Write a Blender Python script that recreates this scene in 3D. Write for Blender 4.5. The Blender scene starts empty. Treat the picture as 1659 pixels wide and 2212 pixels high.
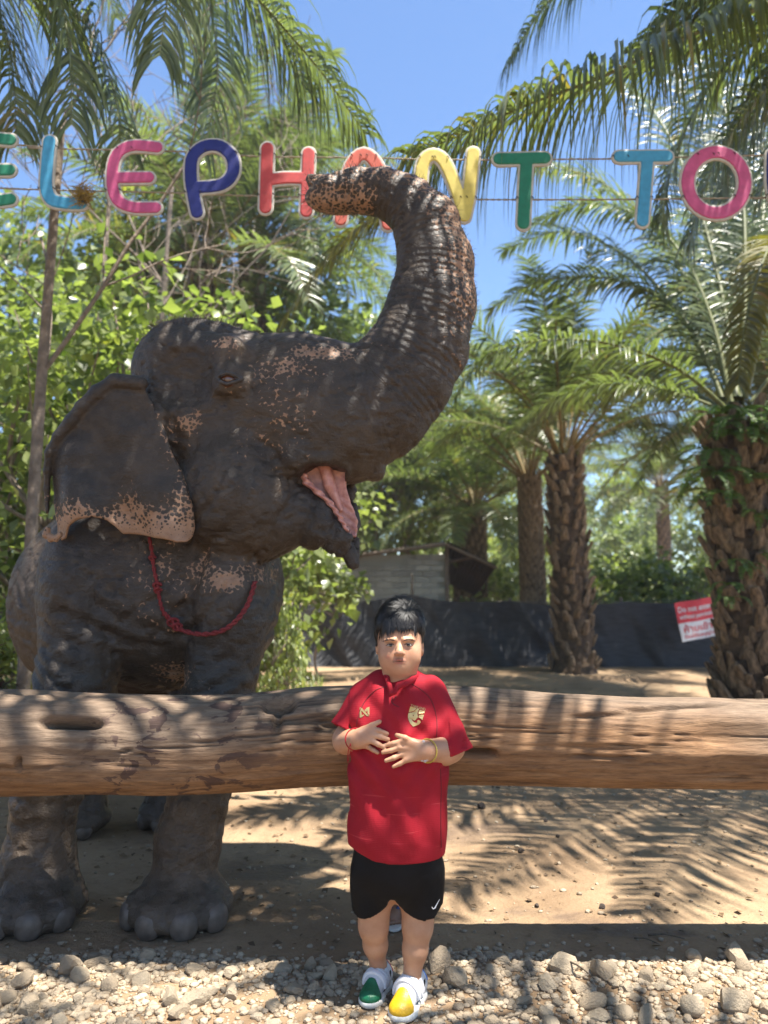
import bpy, bmesh, math, random
import numpy as np
from mathutils import Vector, Matrix
from mathutils.geometry import tessellate_polygon
random.seed(7); np.random.seed(7)
SC = bpy.context.scene
COL = SC.collection
# ---------------------------------------------------------------- camera, sky, sun, exposure
PITCH = math.radians(6.5); CZ = 1.35; FPX = 1645.0; IW, IH = 1659.0, 2212.0
cam_d = bpy.data.cameras.new('camera'); cam = bpy.data.objects.new('camera', cam_d); COL.objects.link(cam)
cam.location = (0, 0, CZ); cam.rotation_euler = (math.pi/2 + PITCH, 0, 0)
cam_d.sensor_fit = 'VERTICAL'; cam_d.sensor_height = 36; cam_d.lens = 36*FPX/IH
cam_d.clip_start = 0.05; cam_d.clip_end = 2000
cam_d.dof.use_dof = True; cam_d.dof.focus_distance = 2.85; cam_d.dof.aperture_fstop = 2.0
SC.camera = cam
SUN = Vector((0.27, -0.20, 1.0)).normalized()
w = bpy.data.worlds.new("World"); SC.world = w; w.use_nodes = True
wn = w.node_tree.nodes; wl = w.node_tree.links
sky = wn.new('ShaderNodeTexSky'); sky.sky_type = 'NISHITA'; sky.sun_disc = False
sky.sun_elevation = math.asin(SUN.z); sky.sun_rotation = math.atan2(SUN.x, SUN.y)
sky.air_density = 1.0; sky.dust_density = 0.15; sky.ozone_density = 5.5; sky.altitude = 50
wl.new(sky.outputs[0], wn['Background'].inputs[0]); wn['Background'].inputs[1].default_value = 0.095
sd = bpy.data.lights.new('sun', 'SUN'); sd.energy = 5.0; sd.angle = math.radians(0.53); sd.color = (1, .95, .87)
so = bpy.data.objects.new('sun', sd); COL.objects.link(so); so.rotation_euler = SUN.to_track_quat('Z', 'Y').to_euler(); so.location = (2, -2, 9)
SC.view_settings.view_transform = 'Standard'; SC.view_settings.look = 'None'
SC.view_settings.exposure = 1.6; SC.view_settings.gamma = 1; SC.view_settings.use_curve_mapping = False
SC.render.engine = 'CYCLES'
SC.cycles.max_bounces = 8; SC.cycles.diffuse_bounces = 4; SC.cycles.transmission_bounces = 4; SC.cycles.transparent_max_bounces = 8
SC.cycles.use_denoising = True; SC.cycles.sample_clamp_indirect = 6

# a point seen at (px, py) of the 1659x2212 photograph, at depth y = Y
_c, _s = math.cos(PITCH), math.sin(PITCH)
def ray(px, py):
    u = (px-IW/2)/FPX; v = (IH/2-py)/FPX
    return Vector((u, _c-_s*v, _s+_c*v))
def P(px, py, Y):
    d = ray(px, py); return Vector((0, 0, CZ)) + d*(Y/d.y)
def G(px, py, z=0.0):
    d = ray(px, py); return Vector((0, 0, CZ)) + d*((z-CZ)/d.z)
def RM(px, py, Y, r):          # r pixels at that depth, in metres
    return r*Y/ray(px, py).y/FPX
CAMP = Vector((0, 0, CZ))

# ---------------------------------------------------------------- objects and tags
def tag(o, label=None, cat=None, group=None, kind=None):
    if label: o['label'] = label
    if cat: o['category'] = cat
    if group: o['group'] = group
    if kind: o['kind'] = kind
    return o
def thing(name, label, cat, loc=(0, 0, 0), group=None):
    o = bpy.data.objects.new(name, None); o.empty_display_size = .1; COL.objects.link(o); o.location = loc
    return tag(o, label, cat, group)
def make_mesh(name, V, F, mat=None, smooth=True, attrs=None):
    me = bpy.data.meshes.new(name)
    if isinstance(F, np.ndarray):
        V = np.asarray(V, np.float32); n = F.shape[1]
        me.vertices.add(len(V)); me.vertices.foreach_set('co', V.ravel())
        me.loops.add(F.size); me.loops.foreach_set('vertex_index', F.ravel().astype(np.int32))
        me.polygons.add(len(F)); me.polygons.foreach_set('loop_start', np.arange(0, F.size, n, dtype=np.int32))
        me.update(calc_edges=True)
    else:
        me.from_pydata([tuple(v) for v in V], [], F)
    if smooth: me.polygons.foreach_set('use_smooth', np.ones(len(me.polygons), bool))
    if mat:
        for m in (mat if isinstance(mat, (list, tuple)) else [mat]): me.materials.append(m)
    for k, a in (attrs or {}).items():
        at = me.attributes.new(k, 'FLOAT', 'POINT'); at.data.foreach_set('value', np.asarray(a, np.float32))
    me.validate(); me.update()
    return me
def link(name, me, parent=None, loc=None):
    o = bpy.data.objects.new(name, me); COL.objects.link(o)
    if parent is not None: o.parent = parent
    if loc is not None: o.location = loc
    return o
def obj(name, V, F, mat=None, parent=None, smooth=True, attrs=None):
    """V in world coordinates; kept relative to the parent's base."""
    if parent is not None:
        off = Vector((0, 0, 0)); p = parent
        while p is not None: off = off + p.location; p = p.parent
        if isinstance(V, np.ndarray): V = V - np.array(off)
        else: V = [Vector(v)-off for v in V]
    return link(name, make_mesh(name, V, F, mat, smooth, attrs), parent)

# ---------------------------------------------------------------- materials
def nd(nt, typ, **kw):
    n = nt.nodes.new(typ)
    for k, v in kw.items():
        if k.startswith('i_'):
            key = k[2:]; key = int(key) if key.isdigit() else key.replace('_', ' ')
            n.inputs[key].default_value = v
        else: setattr(n, k, v)
    return n
def new_mat(name):
    m = bpy.data.materials.new(name); m.use_nodes = True
    nt = m.node_tree; b = nt.nodes['Principled BSDF']
    return m, nt, b
def L(nt, a, b): nt.links.new(a, b)
def ramp(nt, fac, stops):
    r = nt.nodes.new('ShaderNodeValToRGB')
    e = r.color_ramp.elements
    while len(e) < len(stops): e.new(0.5)
    for el, (p, c) in zip(e, stops):
        el.position = p; el.color = (*c, 1) if len(c) == 3 else c
    if fac is not None: L(nt, fac, r.inputs[0])
    return r
def coords(nt, scale=(1, 1, 1), kind='Object'):
    tc = nt.nodes.new('ShaderNodeTexCoord'); mp = nt.nodes.new('ShaderNodeMapping')
    mp.inputs['Scale'].default_value = scale; L(nt, tc.outputs[kind], mp.inputs[0]); return mp.outputs[0]
def noise(nt, vec, scale, detail=4, rough=.55, dist=0):
    n = nt.nodes.new('ShaderNodeTexNoise'); n.inputs['Scale'].default_value = scale
    n.inputs['Detail'].default_value = detail; n.inputs['Roughness'].default_value = rough; n.inputs['Distortion'].default_value = dist
    if vec is not None: L(nt, vec, n.inputs['Vector'])
    return n.outputs['Fac']
def math_n(nt, op, a, b=None, c=None, clamp=False):
    n = nt.nodes.new('ShaderNodeMath'); n.operation = op; n.use_clamp = clamp
    for i, x in enumerate((a, b, c)):
        if x is None: continue
        if isinstance(x, (int, float)): n.inputs[i].default_value = x
        else: L(nt, x, n.inputs[i])
    return n.outputs[0]
def mixc(nt, fac, a, b, mode='MIX'):
    n = nt.nodes.new('ShaderNodeMix'); n.data_type = 'RGBA'; n.blend_type = mode
    for sock, x in ((n.inputs[0], fac), (n.inputs[6], a), (n.inputs[7], b)):
        if isinstance(x, (int, float)): sock.default_value = x
        elif isinstance(x, (tuple, list)): sock.default_value = (*x, 1)
        else: L(nt, x, sock)
    return n.outputs[2]
def bump(nt, h, strength, dist=.01, prev=None):
    n = nt.nodes.new('ShaderNodeBump'); n.inputs['Strength'].default_value = strength; n.inputs['Distance'].default_value = dist
    L(nt, h, n.inputs['Height'])
    if prev is not None: L(nt, prev, n.inputs['Normal'])
    return n.outputs[0]
def attr(nt, name):
    n = nt.nodes.new('ShaderNodeAttribute'); n.attribute_name = name; return n.outputs['Fac']
def simple(name, col, rough=.6, var=.25, scale=30, bmp=.1, metal=0, spec=.5, bdist=.004, stretch=(1, 1, 1)):
    m, nt, b = new_mat(name)
    v = coords(nt, stretch); f = noise(nt, v, scale)
    lo = tuple(c*(1-var) for c in col); hi = tuple(min(1, c*(1+var)) for c in col)
    r = ramp(nt, f, [(.3, lo), (.7, hi)]); L(nt, r.outputs[0], b.inputs['Base Color'])
    b.inputs['Roughness'].default_value = rough; b.inputs['Metallic'].default_value = metal
    b.inputs['Specular IOR Level'].default_value = spec
    if bmp: L(nt, bump(nt, noise(nt, v, scale*2.5, 5), bmp, bdist), b.inputs['Normal'])
    return m
def leaf_mat(name, dark, light, trans=.35, rough=.4, yellow=None, spec=.35):
    """thin leaf: reflects and lets light through; colour varies leaf by leaf (attribute v) and tree by tree"""
    m, nt, b = new_mat(name)
    v = attr(nt, 'v'); oi = nt.nodes.new('ShaderNodeObjectInfo')
    f = math_n(nt, 'MULTIPLY_ADD', oi.outputs['Random'], .3, math_n(nt, 'MULTIPLY', v, .8))
    stops = [(0, dark), (.75, light)]
    if yellow: stops += [(.93, light), (1.0, yellow)]
    r = ramp(nt, f, stops)
    L(nt, r.outputs[0], b.inputs['Base Color']); b.inputs['Roughness'].default_value = rough
    b.inputs['Specular IOR Level'].default_value = spec
    t = nt.nodes.new('ShaderNodeBsdfTranslucent')
    tcol = mixc(nt, 1.0, r.outputs[0], (1.35, 1.5, .62), 'MULTIPLY')
    L(nt, tcol, t.inputs[0])
    mx = nt.nodes.new('ShaderNodeMixShader'); mx.inputs[0].default_value = trans
    L(nt, b.outputs[0], mx.inputs[1]); L(nt, t.outputs[0], mx.inputs[2])
    L(nt, mx.outputs[0], nt.nodes['Material Output'].inputs[0])
    return m

# ---------------------------------------------------------------- noise in numpy
def _h(ix, iy, iz):
    n = (ix.astype(np.uint32)*np.uint32(374761393) + iy.astype(np.uint32)*np.uint32(668265263) + iz.astype(np.uint32)*np.uint32(1274126177))
    n = (n ^ (n >> np.uint32(13)))*np.uint32(1103515245); n = n ^ (n >> np.uint32(16))
    return (n & np.uint32(0xffff)).astype(np.float32)/65535.0
def vnoise(p):
    p = np.asarray(p, np.float32); i = np.floor(p).astype(np.int64); f = p-i; f = f*f*(3-2*f)
    x, y, z = i[:, 0], i[:, 1], i[:, 2]; r = 0
    for dx in (0, 1):
        wx = f[:, 0] if dx else 1-f[:, 0]
        for dy in (0, 1):
            wy = f[:, 1] if dy else 1-f[:, 1]
            for dz in (0, 1):
                wz = f[:, 2] if dz else 1-f[:, 2]
                r = r + wx*wy*wz*_h(x+dx, y+dy, z+dz)
    return r
def fbm(p, o=3):
    a, s, t = 1.0, 0, 0; p = np.asarray(p, np.float32)
    for k in range(o):
        s = s + a*vnoise(p*2**k+17.3*k); t += a; a *= .5
    return s/t

# ---------------------------------------------------------------- smooth solids (signed distance) and their skin
def C(a, b, r1, r2, k=.02, op='u', ys=1.0):
    return ('c', np.array(a, np.float32), np.array(b, np.float32), r1, r2, k, op, ys)
def E(c, r, k=.02, op='u', rot=None):
    return ('e', np.array(c, np.float32), np.array(r, np.float32), rot, None, k, op, 1.0)
def F(fn, k=.0, op='u'):
    return ('f', fn, None, None, None, k, op, 1.0)
def pd(p, q):
    if p[0] == 'c':
        a, b = p[1], p[2]; s = p[7]
        if s != 1.0:
            # squeezed or stretched across the view (y) about the spine
            ba = b-a
            t = np.clip(((q[:, 0]-a[0])*ba[0]+(q[:, 2]-a[2])*ba[2])/max(1e-9, ba[0]**2+ba[2]**2), 0, 1)
            dx = q[:, 0]-a[0]-t*ba[0]; dy = (q[:, 1]-a[1]-t*ba[1])/s; dz = q[:, 2]-a[2]-t*ba[2]
            return (np.sqrt(dx*dx+dy*dy+dz*dz)-(p[3]+(p[4]-p[3])*t))*min(1.0, s)
        ba = b-a; t = np.clip(((q-a)@ba)/max(1e-9, float(ba@ba)), 0, 1)
        d = q-a-t[:, None]*ba
        return np.sqrt((d*d).sum(1))-(p[3]+(p[4]-p[3])*t)
    if p[0] == 'e':
        d = q-p[1]
        if p[3] is not None: d = d@p[3]
        k0 = np.sqrt(((d/p[2])**2).sum(1)); k1 = np.sqrt(((d/(p[2]**2))**2).sum(1))
        return k0*(k0-1)/np.maximum(k1, 1e-6)
    return p[1](q)
def sdf(prims, q):
    acc = None
    for p in prims:
        d = pd(p, q); k = p[5]
        if acc is None: acc = d if p[6] == 'u' else np.full(len(q), 1e3, np.float32); continue
        if p[6] == 'u':
            h = np.maximum(k-np.abs(acc-d), 0)/k if k > 0 else 0
            acc = np.minimum(acc, d)-h*h*k*.25
        elif p[6] == 's':
            h = np.maximum(k-np.abs(acc+d), 0)/k if k > 0 else 0
            acc = np.maximum(acc, -d)+h*h*k*.25
        else:
            acc = np.maximum(acc, d)
    return acc
def surface(prims, lo, hi, h, disp=None, B=12, cull=True):
    lo = np.array(lo, np.float32); hi = np.array(hi, np.float32)
    nb = np.ceil((hi-lo)/h/B).astype(int); n = nb*B+1
    V = np.full(n, 1.0, np.float32); R = h*B*.87
    bi = np.stack(np.meshgrid(*[np.arange(k) for k in nb], indexing='ij'), -1).reshape(-1, 3)
    cen = (lo+(bi+.5)*B*h).astype(np.float32)
    D = np.stack([pd(p, cen) for p in prims], 1)
    acc = sdf(prims, cen)
    band = np.abs(acc) < R*1.6+.02
    ax = np.arange(B+1)*h
    loc = np.stack(np.meshgrid(ax, ax, ax, indexing='ij'), -1).reshape(-1, 3).astype(np.float32)
    for b, c, d, isb, dr in zip(bi, cen, acc, band, D):
        s = tuple(slice(b[i]*B, b[i]*B+B+1) for i in range(3))
        if not isb:
            if d < 0: V[s] = np.minimum(V[s], -1.0) if False else -1.0
            continue
    for b, c, d, isb, dr in zip(bi, cen, acc, band, D):
        if not isb: continue
        s = tuple(slice(b[i]*B, b[i]*B+B+1) for i in range(3))
        q = loc+(lo+b*B*h)
        if cull:
            pr = [p for p, x in zip(prims, dr) if p[0] == 'f' or p[6] == 'i' or x-R*1.3 < p[5]+3*h]
        else: pr = prims
        if not pr or pr[0][6] != 'u': pr = [prims[0]]+pr
        v = sdf(pr, q)
        if disp is not None: v = v+disp(q)
        V[s] = v.reshape(B+1, B+1, B+1)
    return nets(V, lo, h)
def nets(V, lo, h):
    S = V < 0; n = np.array(V.shape)
    c = S[:-1, :-1, :-1].astype(np.int8)
    cnt = np.zeros(n-1, np.int8)
    for dx in (0, 1):
        for dy in (0, 1):
            for dz in (0, 1):
                cnt += S[dx:n[0]-1+dx, dy:n[1]-1+dy, dz:n[2]-1+dz]
    act = np.argwhere((cnt > 0) & (cnt < 8))
    idx = np.full(n-1, -1, np.int32); idx[act[:, 0], act[:, 1], act[:, 2]] = np.arange(len(act))
    pos = np.zeros((len(act), 3), np.float32); num = np.zeros(len(act), np.float32)
    cor = [(a, b, d) for a in (0, 1) for b in (0, 1) for d in (0, 1)]
    for a in cor:
        for b in cor:
            if sum(abs(a[i]-b[i]) for i in range(3)) == 1 and a < b:
                va = V[act[:, 0]+a[0], act[:, 1]+a[1], act[:, 2]+a[2]]; vb = V[act[:, 0]+b[0], act[:, 1]+b[1], act[:, 2]+b[2]]
                m = (va < 0) != (vb < 0)
                t = np.where(m, va/np.where(m, va-vb, 1), 0)
                pa = np.array(a, np.float32); pb = np.array(b, np.float32)
                pos += m[:, None]*(pa+t[:, None]*(pb-pa)); num += m
    pos = (act+pos/num[:, None])*h+lo
    Fs = []
    for ax in range(3):
        o1, o2 = [(1, 2), (2, 0), (0, 1)][ax]
        sl = [slice(None)]*3; sh = [slice(None)]*3
        sl[ax] = slice(0, -1); sh[ax] = slice(1, None)
        for o in (o1, o2): sl[o] = slice(1, -1); sh[o] = slice(1, -1)
        A = S[tuple(sl)]; Bm = S[tuple(sh)]
        e = np.argwhere(A != Bm)
        flip = A[e[:, 0], e[:, 1], e[:, 2]]
        e = e.copy(); e[:, o1] += 1; e[:, o2] += 1
        def at(d1, d2):
            q = e.copy(); q[:, o1] += d1; q[:, o2] += d2; return idx[q[:, 0], q[:, 1], q[:, 2]]
        f = np.stack([at(-1, -1), at(0, -1), at(0, 0), at(-1, 0)], 1)
        f[~flip] = f[~flip][:, ::-1]; Fs.append(f)
    Fq = np.concatenate(Fs); Fq = Fq[(Fq >= 0).all(1)]
    return pos, Fq
def solid(name, prims, lo, hi, h, mat, parent=None, disp=None, attrs=None, cull=True):
    V, Fq = surface(prims, lo, hi, h, disp, cull=cull)
    at = {k: f(V) for k, f in (attrs or {}).items()}
    return obj(name, V, Fq, mat, parent, True, at)
def hit(prims, px, py, t0, t1, step=.004):
    """first surface point along the sight line"""
    d = ray(px, py); d = d.normalized()
    ts = np.arange(t0, t1, step, dtype=np.float32)
    q = np.array(CAMP, np.float32)+ts[:, None]*np.array(d, np.float32)
    v = sdf(prims, q); i = np.argmax(v < 0)
    if v[i] >= 0: return None
    if i > 0: t = ts[i-1]+step*v[i-1]/(v[i-1]-v[i])
    else: t = ts[0]
    return CAMP+d*float(t)

# ---------------------------------------------------------------- tubes and small shapes
def spline(pts, n):
    pts = [Vector(p) for p in pts]; out = []
    m = len(pts)-1
    for i in range(n+1):
        t = i/n*m; k = min(int(t), m-1); f = t-k
        p0 = pts[max(k-1, 0)]; p1 = pts[k]; p2 = pts[k+1]; p3 = pts[min(k+2, m)]
        out.append(.5*((2*p1)+(p2-p0)*f+(2*p0-5*p1+4*p2-p3)*f*f+(3*p1-p0-3*p2+p3)*f**3))
    return out
def tube(path, rad, nseg=8, cap=True, V=None, Fc=None):
    V = [] if V is None else V; Fc = [] if Fc is None else Fc
    path = [Vector(p) for p in path]; n = len(path); base = len(V); prevx = None
    for i, p in enumerate(path):
        t = (path[min(i+1, n-1)]-path[max(i-1, 0)]).normalized()
        if prevx is None:
            x = t.orthogonal().normalized()
        else:
            x = (prevx-t*prevx.dot(t))
            x = x.normalized() if x.length > 1e-6 else t.orthogonal().normalized()
        prevx = x; y = t.cross(x)
        r = rad[i] if hasattr(rad, '__len__') else rad
        for k in range(nseg):
            a = 2*math.pi*k/nseg; V.append(p+(x*math.cos(a)+y*math.sin(a))*r)
    for i in range(n-1):
        for k in range(nseg):
            a = base+i*nseg+k; b = base+i*nseg+(k+1) % nseg
            Fc.append((a, b, b+nseg, a+nseg))
    if cap:
        Fc.append(tuple(base+k for k in range(nseg))[::-1]); Fc.append(tuple(base+(n-1)*nseg+k for k in range(nseg)))
    return V, Fc
def box(c, s, rot=None, V=None, Fc=None):
    V = [] if V is None else V; Fc = [] if Fc is None else Fc; b = len(V); c = Vector(c)
    for x in (-1, 1):
        for y in (-1, 1):
            for z in (-1, 1):
                v = Vector((x*s[0]/2, y*s[1]/2, z*s[2]/2))
                if rot: v = rot @ v
                V.append(c+v)
    for f in ((0, 1, 3, 2), (4, 6, 7, 5), (0, 4, 5, 1), (2, 3, 7, 6), (0, 2, 6, 4), (1, 5, 7, 3)): Fc.append(tuple(b+i for i in f))
    return V, Fc
# ================================================================ ground
def gz(x, y):
    q = np.stack([np.atleast_1d(x), np.atleast_1d(y), 0*np.atleast_1d(x)], 1).astype(np.float32)
    near = np.clip((q[:, 1]+3)/3, 0, 1)
    z = (fbm(q*1.1+5, 3)-.5)*.05+(vnoise(q*6)-.5)*.010
    foot = np.clip((np.abs(q[:, 1]-3.2)-.9)/1.5, 0, 1)
    berm = .012*np.exp(-((q[:, 1]-2.75)/.35)**2)
    return z*(.15+.85*foot)*.8+berm+(fbm(q*np.array([22, 22, 1]), 2)-.5)*.008
def ground():
    def ax(lo, hi, st, far):
        a = list(np.arange(lo, hi+1e-6, st)); s = st
        up, dn = [a[-1]], [a[0]]
        while up[-1] < far: s *= 1.22; up.append(up[-1]+s); dn.append(dn[-1]-s)
        return np.array(dn[:0:-1]+a+up[1:])
    X = ax(-2.6, 2.8, .030, 400); Yv = ax(1.7, 7.2, .030, 600)
    gx, gy = np.meshgrid(X, Yv, indexing='ij'); z = gz(gx.ravel(), gy.ravel())
    V = np.stack([gx.ravel(), gy.ravel(), z], 1); n, m = len(X), len(Yv)
    i = np.arange((n-1)*(m-1)); a = (i//(m-1))*m+i % (m-1)
    Fq = np.stack([a, a+m, a+m+1, a+1], 1)
    mt, nt, b = new_mat('dry_dirt'); v = coords(nt)
    c = ramp(nt, noise(nt, v, .9, 6, .6), [(.3, (.185, .118, .067)), (.52, (.30, .205, .122)), (.75, (.40, .29, .175))]).outputs[0]
    c = mixc(nt, math_n(nt, 'MULTIPLY', ramp(nt, noise(nt, v, 14, 5, .7), [(.5, (0, 0, 0)), (.75, (1, 1, 1))]).outputs[0], .45), c, (.13, .083, .050))
    # damp, trodden patches
    damp = ramp(nt, noise(nt, coords(nt, (.75, 1.5, 1)), 1.15, 5, .62, .4), [(.56, (0, 0, 0)), (.64, (1, 1, 1))]).outputs[0]
    sp = nt.nodes.new('ShaderNodeSeparateXYZ'); tc = nt.nodes.new('ShaderNodeTexCoord'); L(nt, tc.outputs['Object'], sp.inputs[0])
    dn = math_n(nt, 'MULTIPLY', math_n(nt, 'MULTIPLY_ADD', sp.outputs['Y'], -.5, 3.2, clamp=True), damp)
    c = mixc(nt, math_n(nt, 'MULTIPLY', dn, .75), c, (.125, .085, .062))
    L(nt, c, b.inputs['Base Color'])
    L(nt, math_n(nt, 'MULTIPLY_ADD', dn, -.35, .92), b.inputs['Roughness']); b.inputs['Specular IOR Level'].default_value = .25
    nb = bump(nt, noise(nt, v, 5, 5, .6), .5, .06); nb = bump(nt, noise(nt, v, 45, 6, .65), .7, .02, nb); nb = bump(nt, noise(nt, v, 260, 3), .4, .004, nb); L(nt, nb, b.inputs['Normal'])
    o = obj('ground', V.astype(np.float32), Fq, mt); tag(o, kind='structure')
ground()
def stones():
    rnd = random.Random(11)
    mt, nt, b = new_mat('river_stone'); v = coords(nt, (1, 1, 1)); oi = nt.nodes.new('ShaderNodeObjectInfo')
    va = attr(nt, 'v')
    r = ramp(nt, math_n(nt, 'ADD', math_n(nt, 'MULTIPLY', oi.outputs['Random'], .6), math_n(nt, 'MULTIPLY', va, .6)), [(0, (.20, .155, .105)), (.35, (.36, .28, .19)), (.7, (.47, .38, .265)), (1, (.34, .235, .14))])
    c = mixc(nt, math_n(nt, 'MULTIPLY', ramp(nt, noise(nt, v, 3, 6, .7), [(.4, (0, 0, 0)), (.7, (1, 1, 1))]).outputs[0], .4), r.outputs[0], (.27, .215, .155))
    L(nt, c, b.inputs['Base Color']); b.inputs['Roughness'].default_value = .85
    L(nt, bump(nt, noise(nt, v, 5, 6, .7), .6, .08), b.inputs['Normal'])
    meshes = []
    for k in range(14):
        bm = bmesh.new(); bmesh.ops.create_icosphere(bm, subdivisions=2, radius=1)
        ang = k % 4 != 3
        planes = [(Vector((rnd.gauss(0, 1), rnd.gauss(0, 1), rnd.gauss(0, .8))).normalized(), rnd.uniform(.5, .85)) for _ in range(14 if ang else 5)]
        for vv in bm.verts:
            p = vv.co.copy()
            for n, d in planes:
                e = p.dot(n)-d
                if e > 0: p -= n*e*(.95 if ang else .6)
            vv.co = p*(1+.06*(float(vnoise(np.array([p*2+Vector((k*9, 0, 0))]))[0])-.5))
        me = bpy.data.meshes.new('stone'); bm.to_mesh(me); bm.free(); me.materials.append(mt); at_ = me.attributes.new('v', 'FLOAT', 'POINT'); at_.data.foreach_set('value', np.full(len(me.vertices), .45, np.float32))
        if not ang: me.polygons.foreach_set('use_smooth', np.ones(len(me.polygons), bool))
        meshes.append(me)
    placed = []
    def put(x, y, r, label=None, sink=.25, s=None, mesh=None, group='stones of the gravel strip'):
        o = bpy.data.objects.new('stone', mesh or rnd.choice(meshes)); COL.objects.link(o)
        s = s or (rnd.uniform(.75, 1.3), rnd.uniform(.7, 1.1), rnd.uniform(.45, .8))
        o.scale = [r*k for k in s]; o.rotation_euler = (rnd.uniform(-.35, .35), rnd.uniform(-.35, .35), rnd.uniform(0, 6.28))
        o.location = (x, y, float(gz(x, y)[0])+r*s[2]*(.75-sink)); placed.append((x, y, r))
        return tag(o, label or 'pale brown stone lying in the gravel strip in front of the log', 'stone', group)
    special = [(148, 2100, 34, 'large pointed boulder at the back edge of the gravel, near the elephant\'s left foot', (1, .8, .9)), (172, 2118, 26, 'blunt rock leaning against the pointed boulder', (1, .8, .8)),
               (420, 2167, 32, 'large smooth grey stone in the middle of the left gravel', (1.15, .9, .7)), (370, 2162, 30, 'tilted grey slab beside the smooth grey stone', (1.2, .8, .6)), (500, 2156, 24, 'rounded upright stone with a flat face right of the smooth grey stone', (.9, .8, .95)),
               (634, 2136, 34, 'flat dark-spotted slab left of the green-capped shoe', (1.25, .8, .35)), (945, 2085, 36, 'large tan stone just right of the yellow-capped shoe\'s ankle', (1.3, .9, .75)), (980, 2120, 38, 'angular wedge-shaped stone right of the boy\'s shoes', (1.1, .8, .75)),
               (1210, 2092, 36, 'largest pale rounded stone in the sunlit gravel on the right', (1.2, .9, .8)), (1298, 2110, 28, 'round brown cobble in the cluster of cobbles on the right', (1, .9, .9)), (1185, 2135, 26, 'oval grey cobble below the largest pale stone', (.95, .8, .9)),
               (1593, 2072, 34, 'square-cornered grey rock near the twig at the gravel\'s back edge', (1.2, .8, .8)), (1585, 2178, 36, 'big rounded boulder at the right end of the gravel', (1.2, .9, .8)), (1395, 2200, 26, 'oval flat cobble at the front right of the gravel', (1.3, .9, .6)),
               (1495, 2186, 30, 'cracked pale stone split by a dark gap', (1, .9, .8)), (1180, 2200, 22, 'small egg-shaped cobble at the front of the gravel', (1, .8, .8)), (60, 2186, 32, 'sunlit angular stone at the front left corner', (1, .9, .8)), (40, 2130, 30, 'half-buried grey stone at the left edge of the gravel', (1.1, .9, .6)),
               (715, 2110, 24, 'grey stone touching the heel of the green-capped shoe', (1.1, .9, .8)), (670, 2092, 20, 'small upright brown stone behind the dark-spotted slab', (.8, .8, 1))]
    for x, y, r, lab, s in special:
        p = G(x, y+r*.35); put(p.x, p.y, r*p.y/ray(x, y).y/FPX, lab, .2, s)
    N = 300-len(special); tries = 0
    while len(placed) < 300 and tries < 20000:
        tries += 1
        y = rnd.uniform(2.2, 3.10); x = rnd.uniform(-.60*y, .60*y)
        edge = 3.04+.04*math.sin(x*5)
        if y > edge: continue
        r = .014+.030*rnd.random()**2.0
        if rnd.random() < .2: r = rnd.uniform(.026, .048)
        if abs(x-.03) < .17 and 2.5 < y < 2.95: continue
        if any((x-a)**2+(y-b)**2 < (.72*(r+c))**2 for a, b, c in placed): continue
        put(x, y, r)
    # say where each of the ordinary stones lies, and single out the largest of its patch
    cells = {}
    for o in [o for o in COL.objects if o.name.startswith('stone') and o['label'].startswith('pale brown stone lying')]:
        x, y = o.location.x, o.location.y; px = 829+x/y*1645/.94
        where = ('at the left end' if px < 200 else 'before the right-hand forefoot' if px < 520 else 'left of the boy\'s shoes' if px < 760 else 'around the boy\'s shoes' if px < 960 else 'right of the boy\'s shoes' if px < 1180 else 'in the right-hand half' if px < 1430 else 'at the right end')
        row = 'back edge' if y > 2.88 else ('middle' if y > 2.66 else 'front')
        cells.setdefault((where, row), []).append(o)
    for (where, row), os_ in cells.items():
        os_.sort(key=lambda o: -o.scale[0]*o.scale[1]*o.scale[2])
        for k, o in enumerate(os_):
            f = o.scale[2]/max(o.scale[0], o.scale[1])
            o['label'] = ('largest loose stone' if k == 0 else 'second largest stone' if k == 1 else ('small flat stone' if f < .5 else 'small chunky stone'))+' at the %s of the gravel strip, %s' % (row, where) if row != 'middle' else ('largest loose stone' if k == 0 else 'second largest stone' if k == 1 else ('small flat stone' if f < .5 else 'small chunky stone'))+' midway across the gravel strip, %s' % where
    # the small gravel between, as one drift
    V, Fc, va_ = [], [], []
    protos = []
    for k in range(8):
        bm = bmesh.new(); bmesh.ops.create_icosphere(bm, subdivisions=1, radius=1)
        vs = np.array([v.co*rnd.uniform(.75, 1.1) for v in bm.verts]); fs = np.array([[v.index for v in f.verts] for f in bm.faces]); protos.append((vs, fs)); bm.free()
    n = 0
    for _ in range(26000):
        y = 1.9+1.22*rnd.random()**.8; x = rnd.uniform(-.62*y-.1, .62*y+.1)
        if y > 3.06+.04*math.sin(x*5)+rnd.gauss(0, .025): continue
        if rnd.random() > .35+.9*float(vnoise(np.array([[x*3, y*3, 0]]))[0]): continue
        if float(vnoise(np.array([[x*1.7+9, y*2.6, 4]]))[0]) > .66 and rnd.random() < .8: continue
        r = .004+.017*rnd.random()**2.2
        vs, fs = rnd.choice(protos); a = rnd.uniform(0, 6.28); ca, sa = math.cos(a), math.sin(a)
        w_ = vs*np.array([r*rnd.uniform(.8, 1.4), r*rnd.uniform(.7, 1.1), r*rnd.uniform(.4, .8)])
        w_ = np.stack([w_[:, 0]*ca-w_[:, 1]*sa+x, w_[:, 0]*sa+w_[:, 1]*ca+y, w_[:, 2]+r*.2], 1); V.append((w_, x, y)); Fc.append(fs+n); va_.append(np.full(len(vs), rnd.random())); n += len(vs)
    zz = gz(np.array([a[1] for a in V]), np.array([a[2] for a in V]))
    VV = np.concatenate([a[0]+np.array([0, 0, z]) for a, z in zip(V, zz)]).astype(np.float32)
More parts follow.
